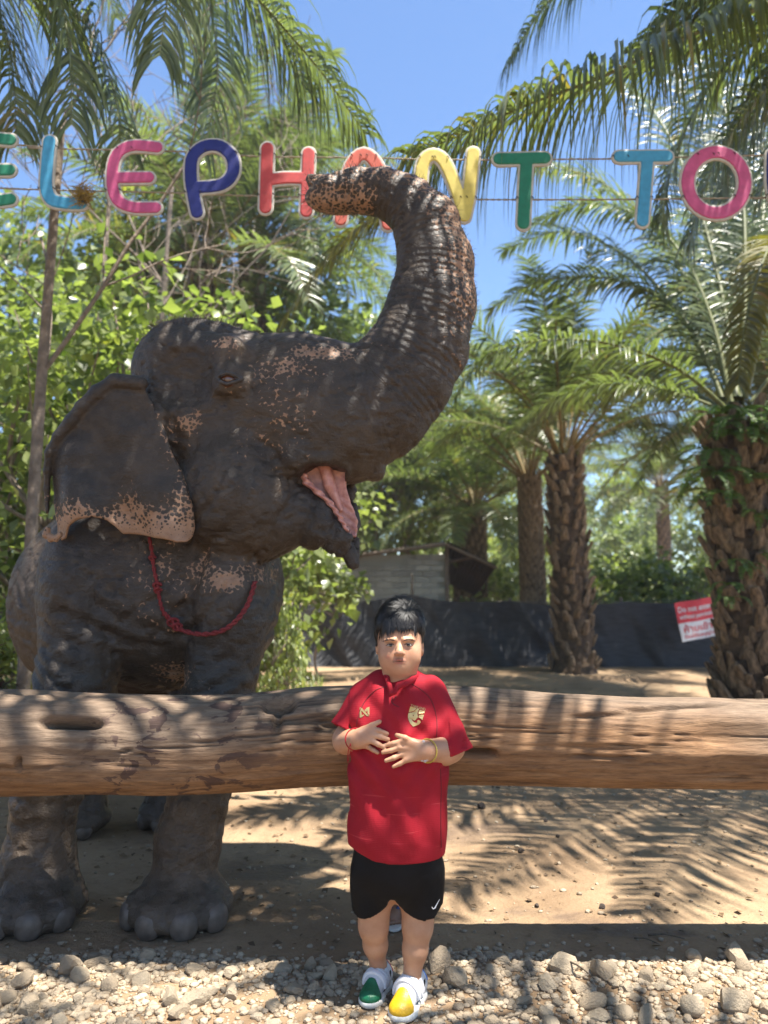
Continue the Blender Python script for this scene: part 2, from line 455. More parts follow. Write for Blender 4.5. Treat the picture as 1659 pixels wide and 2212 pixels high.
    o = obj('gravel', VV, np.concatenate(Fc).astype(np.int32), mt, None, False, dict(v=np.concatenate(va_))); tag(o, 'small loose gravel filling the strip between the larger stones', 'gravel', kind='stuff')
    # pebbles and bits scattered over the yard
    V, Fc, va_, n = [], [], [], 0
    for _ in range(1500):
        y = 3.1+rnd.random()**1.6*9; x = rnd.uniform(-.6*y, .6*y); r = .005+.012*rnd.random()**3
        vs, fs = rnd.choice(protos); w_ = vs*np.array([r*rnd.uniform(.8, 1.4), r, r*.7]); V.append((w_+np.array([x, y, r*.25]), x, y)); Fc.append(fs+n); va_.append(np.full(len(vs), rnd.random())); n += len(vs)
    zz = gz(np.array([a[1] for a in V]), np.array([a[2] for a in V]))
    o = obj('pebbles', np.concatenate([a[0]+np.array([0, 0, z]) for a, z in zip(V, zz)]).astype(np.float32), np.concatenate(Fc).astype(np.int32), mt, None, False, dict(v=np.concatenate(va_))); tag(o, 'pebbles scattered over the trodden yard behind the log', 'pebbles', kind='stuff')
    # dry leaf scraps and crumbs of bark trodden into the dirt
    V, Fc, va_ = [], [], []
    for _ in range(2600):
        y = 2.0+rnd.random()**1.3*10; x = rnd.uniform(-.6*y, .6*y); z = float(gz(x, y)[0])+.004; l = rnd.uniform(.008, .035)*(1.3 if y > 3.1 else .7); a = rnd.uniform(0, 6.28); w_ = l*rnd.uniform(.12, .4)
        d = Vector((math.cos(a), math.sin(a), rnd.uniform(-.1, .25)))*l; s_ = Vector((-math.sin(a), math.cos(a), 0))*w_; p = Vector((x, y, z)); b = len(V)
        V += [p, p+d*.5-s_+Vector((0, 0, l*.2)), p+d*.5+s_, p+d]; Fc += [(b, b+1, b+3), (b, b+3, b+2)]; va_ += [rnd.random()]*4
    LM = leaf_mat('dry_leaf_scrap', (.05, .03, .018), (.20, .13, .07), .1, .8)
    o = obj('leaf_litter', V, Fc, LM, None, False, dict(v=va_)); tag(o, 'dry leaf scraps scattered over the dirt yard', 'leaf litter', kind='stuff')
    # dung and dark clods
    DG = simple('dark_dung', (.055, .04, .03), .9, .4, 60, .6)
    for x, y, r, lab in ((1125, 1842, 9, 'round dark clod alone on the sunlit dirt right of the boy'), (1040, 1745, 12, 'largest heap of dark dung crumbs by the boy\'s elbow side'), (1205, 1810, 6, 'small dark clod beyond the round one'), (1178, 1776, 6, 'dark crumb nearest the log on the sunlit dirt'), (1300, 1962, 9, 'flat dark clod by the damp patch'), (1160, 1960, 7, 'small clod left of the flat dark clod'), (1420, 1936, 8, 'dark clod at the right end of the damp patch')):
        p = G(x, y); o = put(p.x, p.y, r*p.y/ray(x, y).y/FPX, lab, .2, (1.1, 1, .8), meshes[0], 'dung clods on the dirt'); o.name = 'dung'; o['category'] = 'dung'; o.data = o.data.copy(); o.data.materials[0] = DG
    TW = simple('dry_twig', (.10, .075, .05), .9, .4, 60, .4)
    for (x0, y0, x1, y1, r, lab) in ((1400, 2025, 1480, 2036, 2.6, 'dark crooked twig at the back edge of the gravel'), (1370, 2034, 1425, 2050, 2, 'short thin twig left of the crooked one'), (985, 1899, 1025, 1912, 1.6, 'thin dry stick on the dirt beside the boy'), (1225, 2105, 1285, 2150, 2.4, 'dark stick lying across the big cobbles'), (560, 2094, 600, 2076, 2, 'stick in the sunlit left gravel'), (1085, 2215, 1195, 2206, 2, 'stem at the very front of the gravel')):
        a, b_ = G(x0, y0), G(x1, y1); a.z = float(gz(a.x, a.y)[0])+.008; b_.z = float(gz(b_.x, b_.y)[0])+.012
        if 'cobbles' in lab: b_.z += .03; a.z += .03
        m_ = (a+b_)/2+Vector((0, .01, .006)); V_, F_ = tube(spline([a, m_, b_], 10), [r*2.9/FPX*(1-.06*i) for i in range(11)], 6)
        tag(obj('twig', V_, F_, TW), lab, 'twig', 'twigs on the ground')
stones()

# ================================================================ log barrier
def log():
    lg = thing('log', 'thick weathered log raised as a barrier behind the boy', 'log', (0, 3.02, .78))
    xs = np.arange(-2.5, 2.6, .009); na = 220
    th = np.linspace(0, 2*np.pi, na, endpoint=False)
    def zt(px, py, Y=3.0): return P(px, py, Y).z
    kx = [P(p, 1600, 2.83).x for p in (-300, 0, 150, 300, 430, 560, 680, 830, 980, 1130, 1300, 1480, 1659, 1960)]
    top = [1484, 1489, 1494, 1497, 1500, 1490, 1478, 1474, 1474, 1481, 1488, 1496, 1500, 1504]
    bot = [1726, 1726, 1727, 1730, 1727, 1721, 1711, 1704, 1702, 1704, 1707, 1711, 1715, 1720]
    # silhouettes of a round log at y=3.02: centre and radius from the two tangents
    cz, rr = [], []
    for t, b in zip(top, bot):
        at = ray(830, t); ab = ray(830, b)
        a1 = math.atan2(at.z, at.y); a2 = math.atan2(ab.z, ab.y)
        am = (a1+a2)/2; D = 3.02/math.cos(am); cz.append(CZ+3.02*math.tan(am)); rr.append(D*math.sin((a1-a2)/2))
    cz = np.interp(xs, kx, cz); rr = np.interp(xs, kx, rr)
    ker = np.hanning(41); ker /= ker.sum()
    cz = np.convolve(np.pad(cz, 20, 'edge'), ker, 'valid'); rr = np.convolve(np.pad(rr, 20, 'edge'), ker, 'valid')
    X, A = np.meshgrid(xs, th, indexing='ij'); Rr = np.repeat(rr[:, None], na, 1)
    q = np.stack([X.ravel()*1.1, np.cos(A).ravel()*1.3, np.sin(A).ravel()*1.3], 1)
    r = (fbm(q, 3)-.5)*.045
    q2 = np.stack([X.ravel()*2.4, np.cos(A).ravel()*9, np.sin(A).ravel()*9], 1); g = fbm(q2, 3); r += (g-.5)*.012
    q3 = np.stack([X.ravel()*1.6+7, np.cos(A).ravel()*17, np.sin(A).ravel()*17], 1); ck = np.abs(2*fbm(q3, 2)-1)
    crack = np.clip(.09-ck, 0, 1)/.09*np.clip((vnoise(q*2.2+4)-.38)*4, 0, 1); r -= crack*.011
    r = r.reshape(X.shape)-.012
    # carved slots and gouges: (px, py, half length px, half height px, depth, tilt)
    mask = np.zeros(X.shape)
    ang_f = lambda px, py: math.asin(max(-1, min(1, (P(px, py, 2.85).z-.78)/.205)))
    for px, py, lx, lz, dp, tl in ((150, 1562, 62, 11, .075, -.05), (65, 1497, 62, 7, .025, .08), (690, 1555, 110, 9, .028, -.02), (598, 1526, 36, 13, .05, 0), (597, 1555, 9, 32, .028, 0), (1035, 1629, 36, 10, .055, -.02), (1330, 1545, 90, 5, .02, .05), (1480, 1530, 120, 4, .022, .05), (42, 1650, 7, 14, .03, 0), (100, 1510, 30, 8, .015, 0), (60, 1570, 70, 26, .012, .1), (1610, 1660, 70, 30, .012, 0), (1600, 1590, 80, 26, .01, 0), (700, 1575, 22, 5, .02, 0), (730, 1565, 40, 6, .03, 0)):
        c = P(px, py, 2.84); zz = X*0+1; Zs = np.interp(xs, xs, cz)[:, None]+np.sin(A)*Rr
        front = np.cos(A-math.pi) > .05
        dx = (X-c.x)/RM(px, py, 2.84, lx); dz = (Zs-c.z-tl*(X-c.x))/RM(px, py, 2.84, lz)
        e = dx**4+dz**2*(1+.6*(vnoise(np.stack([X.ravel()*12, Zs.ravel()*12, 0*X.ravel()], 1)).reshape(X.shape)-.5))
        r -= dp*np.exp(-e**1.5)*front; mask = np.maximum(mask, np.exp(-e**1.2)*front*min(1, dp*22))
    Rr = Rr+r
    V = np.stack([X.ravel(), (3.02+np.cos(A)*Rr).ravel(), (cz[:, None]+np.sin(A)*Rr).ravel()], 1).astype(np.float32)
    n = len(xs); i = np.arange((n-1)*na); a = (i//na)*na+i % na; a2 = (i//na)*na+(i % na+1) % na
    Fq = np.stack([a, a2, a2+na, a+na], 1).astype(np.int32)
    mt, nt, b = new_mat('weathered_wood'); v = coords(nt)
    gr = noise(nt, coords(nt, (2.2, 17, 17)), 3.2, 8, .72, .35); g2 = noise(nt, coords(nt, (5, 60, 60)), 3, 5, .7, .3)
    big = noise(nt, coords(nt, (.8, 2.2, 2.2)), 1.6, 5)
    grey = ramp(nt, gr, [(.28, (.10, .068, .047)), (.5, (.185, .128, .086)), (.75, (.30, .22, .15))]).outputs[0]
    brown = ramp(nt, gr, [(.28, (.12, .060, .029)), (.5, (.235, .126, .060)), (.75, (.36, .21, .105))]).outputs[0]
    c = mixc(nt, ramp(nt, math_n(nt, 'ADD', attr(nt, 'raw'), math_n(nt, 'MULTIPLY_ADD', big, 1.0, -.5)), [(.3, (0, 0, 0)), (.75, (1, 1, 1))]).outputs[0], grey, brown)
    c = mixc(nt, math_n(nt, 'MULTIPLY', ramp(nt, g2, [(.53, (0, 0, 0)), (.66, (1, 1, 1))]).outputs[0], .6), c, (.06, .038, .025))
    st = ramp(nt, noise(nt, coords(nt, (4.5, 8, 8)), 1.7, 4, .6, .7), [(.555, (0, 0, 0)), (.58, (1, 1, 1))]).outputs[0]
    c = mixc(nt, math_n(nt, 'MULTIPLY', math_n(nt, 'MULTIPLY', st, attr(nt, 'stain')), .8), c, (.055, .03, .026))
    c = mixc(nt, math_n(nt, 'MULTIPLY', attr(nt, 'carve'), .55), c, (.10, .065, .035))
    c = mixc(nt, math_n(nt, 'MULTIPLY', attr(nt, 'crack'), .8), c, (.035, .024, .018))
    L(nt, c, b.inputs['Base Color']); b.inputs['Roughness'].default_value = .72; b.inputs['Specular IOR Level'].default_value = .3
    nb = bump(nt, gr, .4, .010); nb = bump(nt, g2, .5, .004, nb); L(nt, nb, b.inputs['Normal'])
    sa = np.sin(A).ravel(); raw = np.clip(.66-.55*sa+.15*np.sin(X.ravel()*1.9+.5), 0, 1)
    stain = np.clip((.4-np.abs(X.ravel()+.75))/.3+.35, 0, 1)*(X.ravel() < .35)
    o = obj('log_trunk', V, Fq, mt, lg, True, dict(raw=raw, stain=stain, carve=mask.ravel(), crack=crack))
    # dark smears with a shape of their own near the left-middle of the face
    for s in (-1, 1):          # end grain
        k = 0 if s < 0 else n-1; ring = V[k*na:(k+1)*na]; ce = ring.mean(0)
        VV = [Vector(p) for p in ring]+[Vector(ce)]; obj('end_grain', VV, [(i, (i+1) % na, na) for i in range(na)], mt, lg, False)
    # two short posts carry it, beyond both sides of the picture
    for s in (-1, 1):
        c = Vector((s*2.25, 3.02, 0)); V_, F_ = tube([c+Vector((0, 0, z)) for z in (-.1, .2, .4, .62)], [.19, .18, .18, .17], 20)
        po = obj('support_post', V_, F_, mt, None, True); tag(po, 'short round timber post under the %s end of the barrier log' % ('left' if s < 0 else 'right'), 'post', 'posts under the log')
log()

# ================================================================ leaves and palms
LEAF_P = leaf_mat('oil_palm_leaf', (.044, .063, .025), (.18, .215, .10), .36, .30, (.24, .19, .06), .6)
LEAF_PY = leaf_mat('old_palm_leaf', (.06, .065, .015), (.17, .15, .035), .34, .38, (.30, .15, .04), .45)
LEAF_B = leaf_mat('broad_leaf', (.065, .098, .030), (.26, .30, .115), .46, .34, (.33, .33, .08), .6)
LEAF_C = leaf_mat('croton_leaf', (.06, .012, .016), (.07, .08, .02), .3, .4, (.25, .10, .03), .4)
FERN = leaf_mat('fern_leaf', (.04, .09, .018), (.11, .19, .04), .35, .45)
RACH = simple('palm_stalk', (.19, .135, .05), .5, .3, 20, .2)
RACHG = simple('palm_stalk_green', (.12, .13, .04), .45, .3, 20, .2)
BARKP = simple('palm_bark', (.085, .056, .034), .95, .5, 16, .9, bdist=.02)
STUB = simple('palm_leaf_base', (.19, .132, .08), .9, .65, 9, .9, bdist=.02, stretch=(4, 4, .8))
BARK = simple('tree_bark', (.21, .165, .125), .9, .35, 14, .8, bdist=.02)
BARKD = simple('dark_bark', (.09, .07, .055), .9, .35, 14, .8, bdist=.02)
def frond_data(path, nl, ll, wid, seed, droop=.55, fwd=.55, base=.12, lift=.35, wob=.25, up=Vector((0, 0, 1)), segs=5):
    """rachis along path, leaflets in two loose rows that hang under their own weight"""
    rnd = random.Random(seed); P_ = spline(path, 40); n = len(P_)
    V, Fc, mi, va = [], [], [], []
    rl = sum((P_[i+1]-P_[i]).length for i in range(n-1))
    rr = [max(.004, rl*.0085*(1-.92*(i/(n-1))**.7)) for i in range(n)]
    tube(P_, rr, 6, False, V, Fc); mi += [1]*len(Fc); va += [.5]*len(V)
    for k in range(nl):
        u = base+(1-base)*(k+rnd.random()*.7)/nl; x = u*(n-1); i = min(int(x), n-2); f = x-i
        p = P_[i].lerp(P_[i+1], f); T = (P_[min(i+2, n-1)]-P_[max(i-1, 0)]).normalized()
        S = T.cross(up)
        if S.length < .15: S = T.cross(Vector((0, 1, 0)))
        S.normalize(); U = S.cross(T).normalized()
        prof = (math.sin(min(1, (u-base)/(1-base)*1.0+.10)*math.pi*.92)**.55)
        for sd in (-1, 1):
            l = ll*prof*rnd.uniform(.8, 1.1); w_ = wid*rnd.uniform(.8, 1.15)*(.6+.4*prof)
            li = lift*(1 if (k+ (sd > 0)) % 2 else -.25)+rnd.uniform(-wob, wob)
            d = (S*sd+T*(fwd+.5*u*u+rnd.uniform(-.12, .12))+U*li).normalized()
            q = p.copy(); c0 = rnd.random(); vr = rnd.uniform(-.25, .25); dr = droop*rnd.uniform(.7, 1.35)
            b0 = len(V)
            for s in range(segs+1):
                t = s/segs
                wd = d.cross(U if abs(d.dot(U)) < .95 else T).normalized()
                wd = (wd+U*vr).normalized(); hw = w_*.5*(.55+.9*t if t < .4 else (1-t)**.75*1.25)
                nn = wd.cross(d).normalized()
                V.append(q-wd*hw); V.append(q+nn*hw*.35*(-1 if nn.z < 0 else 1)*-1); V.append(q+wd*hw)
                va += [c0]*3
                q = q+d*(l/segs); d = (d+Vector((0, 0, -1))*dr*(.35+.75*t)+Vector((rnd.uniform(-.04, .04), rnd.uniform(-.04, .04), 0))).normalized()
            for s in range(segs):
                a = b0+s*3; Fc.append((a, a+1, a+4, a+3)); Fc.append((a+1, a+2, a+5, a+4)); mi += [0, 0]
    return V, Fc, mi, va
def frond_mesh(name, *a, leaf=None, stalk=None, **k):
    V, Fc, mi, va = frond_data(*a, **k); me = make_mesh(name, np.array([tuple(v) for v in V], np.float32), Fc if False else Fc, [leaf or LEAF_P, stalk or RACH], True)
    me.polygons.foreach_set('material_index', np.array(mi, np.int32))
    at = me.attributes.new('v', 'FLOAT', 'POINT'); at.data.foreach_set('value', np.array(va, np.float32)); return me
# shared fronds for whole crowns: rising, spreading, hanging
def arch(L_, e0, e1):
    p = Vector((0, 0, 0)); out = [p.copy()]
    for i in range(8):
        e = math.radians(e0+(e1-e0)*((i+.5)/8)**1.3); p = p+Vector((math.cos(e), 0, math.sin(e)))*L_/8; out.append(p.copy())
    return out
FR = {}
def shared_fronds():
    for cl, (e0, e1, L_) in dict(rise=(72, 8, 4.6), spread=(42, -38, 5.0), low=(12, -70, 4.8)).items():
        for s in range(2):
            FR[cl, s] = frond_mesh('frond', arch(L_*(1-.06*s), e0, e1), 96, .80, .052, 31+s*7+len(cl), .42, .5, .16, segs=4)
            FR[cl, s, 'far'] = frond_mesh('frond', arch(L_*(1-.06*s), e0, e1), 64, .85, .075, 61+s*7+len(cl), .42, .5, .16, segs=3)
shared_fronds()
STUBM = []
def stub_meshes():
    rnd = random.Random(8)
    for k in range(4):
        V, Fc = [], []
        secs = [(0, .085, .035), (.10, .075, .045), (.20, .055, .035), (.27, .040, .022)]
        for (z, hx, hy) in secs:
            for j in range(7):
                a = 2*math.pi*j/7; V.append(Vector((math.cos(a)*hx*rnd.uniform(.8, 1.15), -.02-z*.32+math.sin(a)*hy*rnd.uniform(.8, 1.2), z+rnd.uniform(-.02, .02))))
        for s in range(3):
            for j in range(7): a = s*7+j; b = s*7+(j+1) % 7; Fc.append((a, b, b+7, a+7))
        Fc.append(tuple(21+j for j in range(7))); STUBM.append(make_mesh('leaf_base', V, Fc, STUB, False))
stub_meshes()
def palm(label, x, y, h, r, seed, nf=26, scale=1.0, stubs=0, far=False, lean=(0, 0), group='oil palms of the grove', skip=None, z0=0.0, skew=0.0):
    rnd = random.Random(seed)
    t = thing('palm_tree', label, 'palm tree', (x, y, z0), group)
    n = 34; top = Vector((lean[0], lean[1], h)); V, Fc = [], []
    pa = [Vector((lean[0]*(i/n)**1.3, lean[1]*(i/n)**1.3, h*i/n-.1)) for i in range(n+1)]
    rad = [r*(1.25 if i < 2 else 1.0)*(1.0-.12*i/n)+rnd.uniform(-.03, .03)*r for i in range(n+1)]
    tube(pa, rad, 18, True, V, Fc)
    V = [v+Vector((rnd.uniform(-1, 1), rnd.uniform(-1, 1), 0))*r*.07 for v in V]
    tr = link('trunk', make_mesh('trunk', V, Fc, BARKP), t)
    # old leaf bases in rising spirals
    ga = 2.39996; zs = 0
    if stubs:
        cnt = 0; stf = ([], [])
        for i in range(stubs):
            f = i/stubs; zc = .02+f*h*.97; a = i*ga+rnd.uniform(-.3, .3)
            c = pa[min(int(f*n), n-1)]; rr = rad[min(int(f*n), n-1)]*.93
            k = rnd.uniform(.6, 1.25)*r/.42
            o = link('leaf_base', rnd.choice(STUBM), tr); o.location = (c.x+math.sin(a)*rr, c.y-math.cos(a)*rr, zc); o.rotation_euler = (rnd.uniform(-.25, .3), rnd.uniform(-.35, .35), a); o.scale = (k*1.15, k*1.2, k*rnd.uniform(.9, 1.25))
    else:
        V, Fc = [], []; ns = int(h/r*(28 if not far else 14))
        for i in range(ns):
            f = i/ns; a = i*ga; c = pa[min(int(f*n), n-1)]; rr = rad[min(int(f*n), n-1)]; o_ = Vector((math.sin(a), -math.cos(a), 0)); s_ = Vector((math.cos(a), math.sin(a), 0))
            p = Vector((c.x, c.y, f*h))+o_*rr*.9; w_ = r*.24*rnd.uniform(.7, 1.2); l = r*.75*rnd.uniform(.7, 1.3); b = len(V)
            V += [p-s_*w_, p+s_*w_, p+o_*r*.12, p-s_*w_*.6+o_*r*.24+Vector((0, 0, l)), p+s_*w_*.6+o_*r*.24+Vector((0, 0, l)), p+Vector((0, 0, l*.8))]
            Fc += [(b, b+2, b+3), (b+2, b+4, b+3), (b+2, b+1, b+4), (b+1, b+5, b+4), (b, b+3, b+5), (b+3, b+4, b+5)]
        o = link('leaf_bases', make_mesh('leaf_bases', V, Fc, STUB, False), tr); o['kind'] = 'stuff'
    for i in range(nf):
        f = i/nf; a = i*ga+rnd.uniform(-.2, .2)+skew
        cl = 'rise' if f < .33 else ('spread' if f < .70 else 'low')
        if skip and skip(a % (2*math.pi), cl): continue
        o = link('frond', FR[(cl, i % 2, 'far') if far else (cl, i % 2)], t); k = scale*rnd.uniform(.86, 1.08)
        o.location = (top.x+math.cos(a)*r*.4, top.y+math.sin(a)*r*.4, h-.1+(.15 if cl == 'rise' else 0)-(.25 if cl == 'low' else 0))
        o.rotation_euler = (rnd.uniform(-.12, .12), rnd.uniform(-.15, .12), a); o.scale = (k, k, k)
    return t
def near_frond(t, path, nl, ll, wid, seed, **k):
    leaf = k.pop('leaf', None); stalk = k.pop('stalk', None)
    me = frond_mesh('frond', [Vector(p)-t.location for p in path], nl, ll, wid, seed, leaf=leaf, stalk=stalk or RACHG, **k); return link('frond', me, t)
# ---------------------------------------------------------------- palms
# the near palm on the right with its old leaf bases
def right_palm():
    x, y = P(1628, 1400, 9.3).x, 9.3
    t = palm('oil palm with a thick scaly trunk at the right edge, nearest of the grove', x, y, P(1590, 900, 9.3).z, .36, 5, nf=0, stubs=290, lean=(-.12, 0))
    c = Vector((x-.12, y, P(1590, 880, 9.3).z))
    Q = lambda px, py, dy=0: P(px, py, 9.3+dy)
    # drooping, spreading and rising fronds that the photograph shows, then the rest of the crown
    near_frond(t, [Q(1570, 885), Q(1470, 800, -.2), Q(1330, 745, -.5), Q(1180, 735, -.8), Q(1050, 770, -1.0), Q(980, 860, -1.1)], 124, .62, 0.052, 1, droop=.5)
    near_frond(t, [Q(1560, 885, .2), Q(1450, 845, .3), Q(1330, 830, .4), Q(1200, 860, .6), Q(1100, 930, .7)], 108, .60, 0.052, 2, droop=.5)
    near_frond(t, [Q(1560, 860, .2), Q(1500, 720, .6), Q(1420, 640, 1.0), Q(1300, 600, 1.3), Q(1160, 610, 1.6), Q(1060, 670, 1.8)], 124, .66, 0.052, 3, droop=.45)
    near_frond(t, [Q(1580, 870), Q(1540, 700, .3), Q(1480, 560, .6), Q(1390, 470, .9), Q(1260, 440, 1.2), Q(1140, 490, 1.4)], 130, .70, 0.052, 4, droop=.45)
    near_frond(t, [Q(1590, 860), Q(1560, 640, .6), Q(1500, 420, 1.2), Q(1420, 250, 1.8), Q(1350, 180, 2.4)], 124, .70, 0.052, 5, droop=.4)
    near_frond(t, [Q(1600, 860), Q(1610, 600, .5), Q(1600, 380, 1.0), Q(1560, 220, 1.5), Q(1500, 120, 2)], 124, .70, 0.052, 6, droop=.4)
    near_frond(t, [Q(1610, 860, -.2), Q(1660, 640, -.5), Q(1680, 520, -1.0), Q(1650, 560, -1.8), Q(1610, 700, -2.3), Q(1595, 830, -2.5)], 130, .46, 0.046, 7, droop=.4, leaf=LEAF_PY)
    near_frond(t, [Q(1620, 870), Q(1720, 760), Q(1850, 720), Q(1990, 760), Q(2060, 860)], 93, .7, 0.052, 8, droop=.5)
    near_frond(t, [Q(1600, 860, .3), Q(1640, 640, 1), Q(1720, 450, 2), Q(1800, 330, 3)], 108, .7, 0.052, 9, droop=.4)
    near_frond(t, [Q(1600, 870, .3), Q(1560, 800, 1.2), Q(1480, 770, 2.2), Q(1380, 800, 3.2), Q(1300, 880, 3.8)], 108, .7, 0.052, 10, droop=.5)
    near_frond(t, [Q(1630, 870, .1), Q(1720, 880, -.6), Q(1790, 960, -1.2), Q(1820, 1080, -1.5)], 93, .6, 0.052, 12, droop=.5)
    near_frond(t, [Q(1585, 870, .2), Q(1500, 640, .8), Q(1400, 480, 1.4), Q(1270, 380, 2.0), Q(1130, 360, 2.6)], 120, .75, .052, 21, droop=.5)
    near_frond(t, [Q(1575, 880, .2), Q(1480, 700, 1), Q(1360, 560, 1.8), Q(1220, 500, 2.6), Q(1090, 540, 3.2)], 120, .75, .052, 22, droop=.5)
    near_frond(t, [Q(1570, 890, .4), Q(1460, 830, 1.5), Q(1340, 800, 2.5), Q(1220, 850, 3.4), Q(1130, 960, 4)], 110, .75, .052, 23, droop=.5)
    near_frond(t, [Q(1590, 860), Q(1580, 560, .8), Q(1530, 330, 1.6), Q(1450, 150, 2.4)], 110, .75, .05, 24, droop=.4)
    near_frond(t, [Q(1600, 860), Q(1640, 560, .8), Q(1650, 350, 1.6), Q(1620, 180, 2.4)], 110, .75, .05, 25, droop=.4)
    # ferns rooted among the leaf bases
    rnd = random.Random(4); fm = []
    for k in range(3):
        fm.append(frond_mesh('fern_blade', arch(.48, 15, -75), 26, .085, .024, 90+k, .12, .25, .06, lift=.02, wob=.05, leaf=FERN, stalk=RACHG, segs=2))
    specs = [(1592, 905, 1.0, 3, 'large bright fern hanging from the top of the near palm trunk')]+[(rnd.uniform(1540, 1655), rnd.uniform(890, 1180), rnd.uniform(.5, 1.0), rnd.randint(4, 7), None) for _ in range(13)]+[(rnd.uniform(1535, 1650), rnd.uniform(1180, 1330), .5, 4, None) for _ in range(5)]
    for px, py, s, n, lab in specs:
        f = thing('fern', lab or 'small fern sprouting between the leaf bases of the near palm trunk', 'fern', P(px, py, 9.3-.42*math.sqrt(max(.05, 1-((px-1600)/75)**2))), 'ferns on the near palm trunk')
        for j in range(n):
            o = link('fern_blade', fm[j % 3], f); a = -math.pi/2+(px-1600)/75*1.2+(j-(n-1)/2)*.55+rnd.uniform(-.2, .2); o.rotation_euler = (rnd.uniform(-.2, .2), rnd.uniform(-.3, .2), a); o.scale = (s*1.35,)*3
right_palm()
palm('oil palm standing in front of the black net, right of the shed', P(1240, 1430, 14.3).x, 14.3, P(1235, 975, 14.3).z, 0.34, 21, nf=34, scale=.95, stubs=170, lean=(-.1, 0), skip=lambda a, cl: cl == 'low')
palm('slimmer oil palm behind the net, left of the palm in front of it', P(1153, 1300, 18.5).x, 18.5, P(1150, 1030, 18.5).z, .30, 22, nf=32, scale=.95, lean=(-.05, 0), skip=lambda a, cl: cl == 'low')
palm('oil palm rising behind the shed roof', P(1030, 1300, 24).x, 24, P(1030, 1090, 24).z, .36, 23, nf=32, scale=.95, far=True)
for k, (px, Y, tp, lab) in enumerate(((1000, 27, 1090, 'second trunk beside the palm behind the shed'), (1440, 36, 1050, 'far oil palm seen between the middle palm and the near palm'), (880, 33, 1060, 'far oil palm over the left part of the shed roof'), 
                                       (1700, 17, 900, 'oil palm beyond the right edge behind the near palm'), (1140, 38, 1020, 'distant palm between the two middle trunks'), (760, 28, 1000, 'distant oil palm behind the elephant\'s lower lip'), (420, 15, 560, 'tall palm rising behind the bushes over the elephant\'s head'), (530, 17, 520, 'slender palm with upright fronds beside the tall palm'), (1800, 15, 640, 'taller palm beyond the right edge behind the near palm\'s crown'), (230, 20, 800, 'palm far behind the elephant\'s ear'))):
    palm(lab, P(px, 1300, Y).x, Y, P(px, tp, Y).z, .33, 40+k, nf=34, scale=1.0 if Y > 20 else .9, far=True)
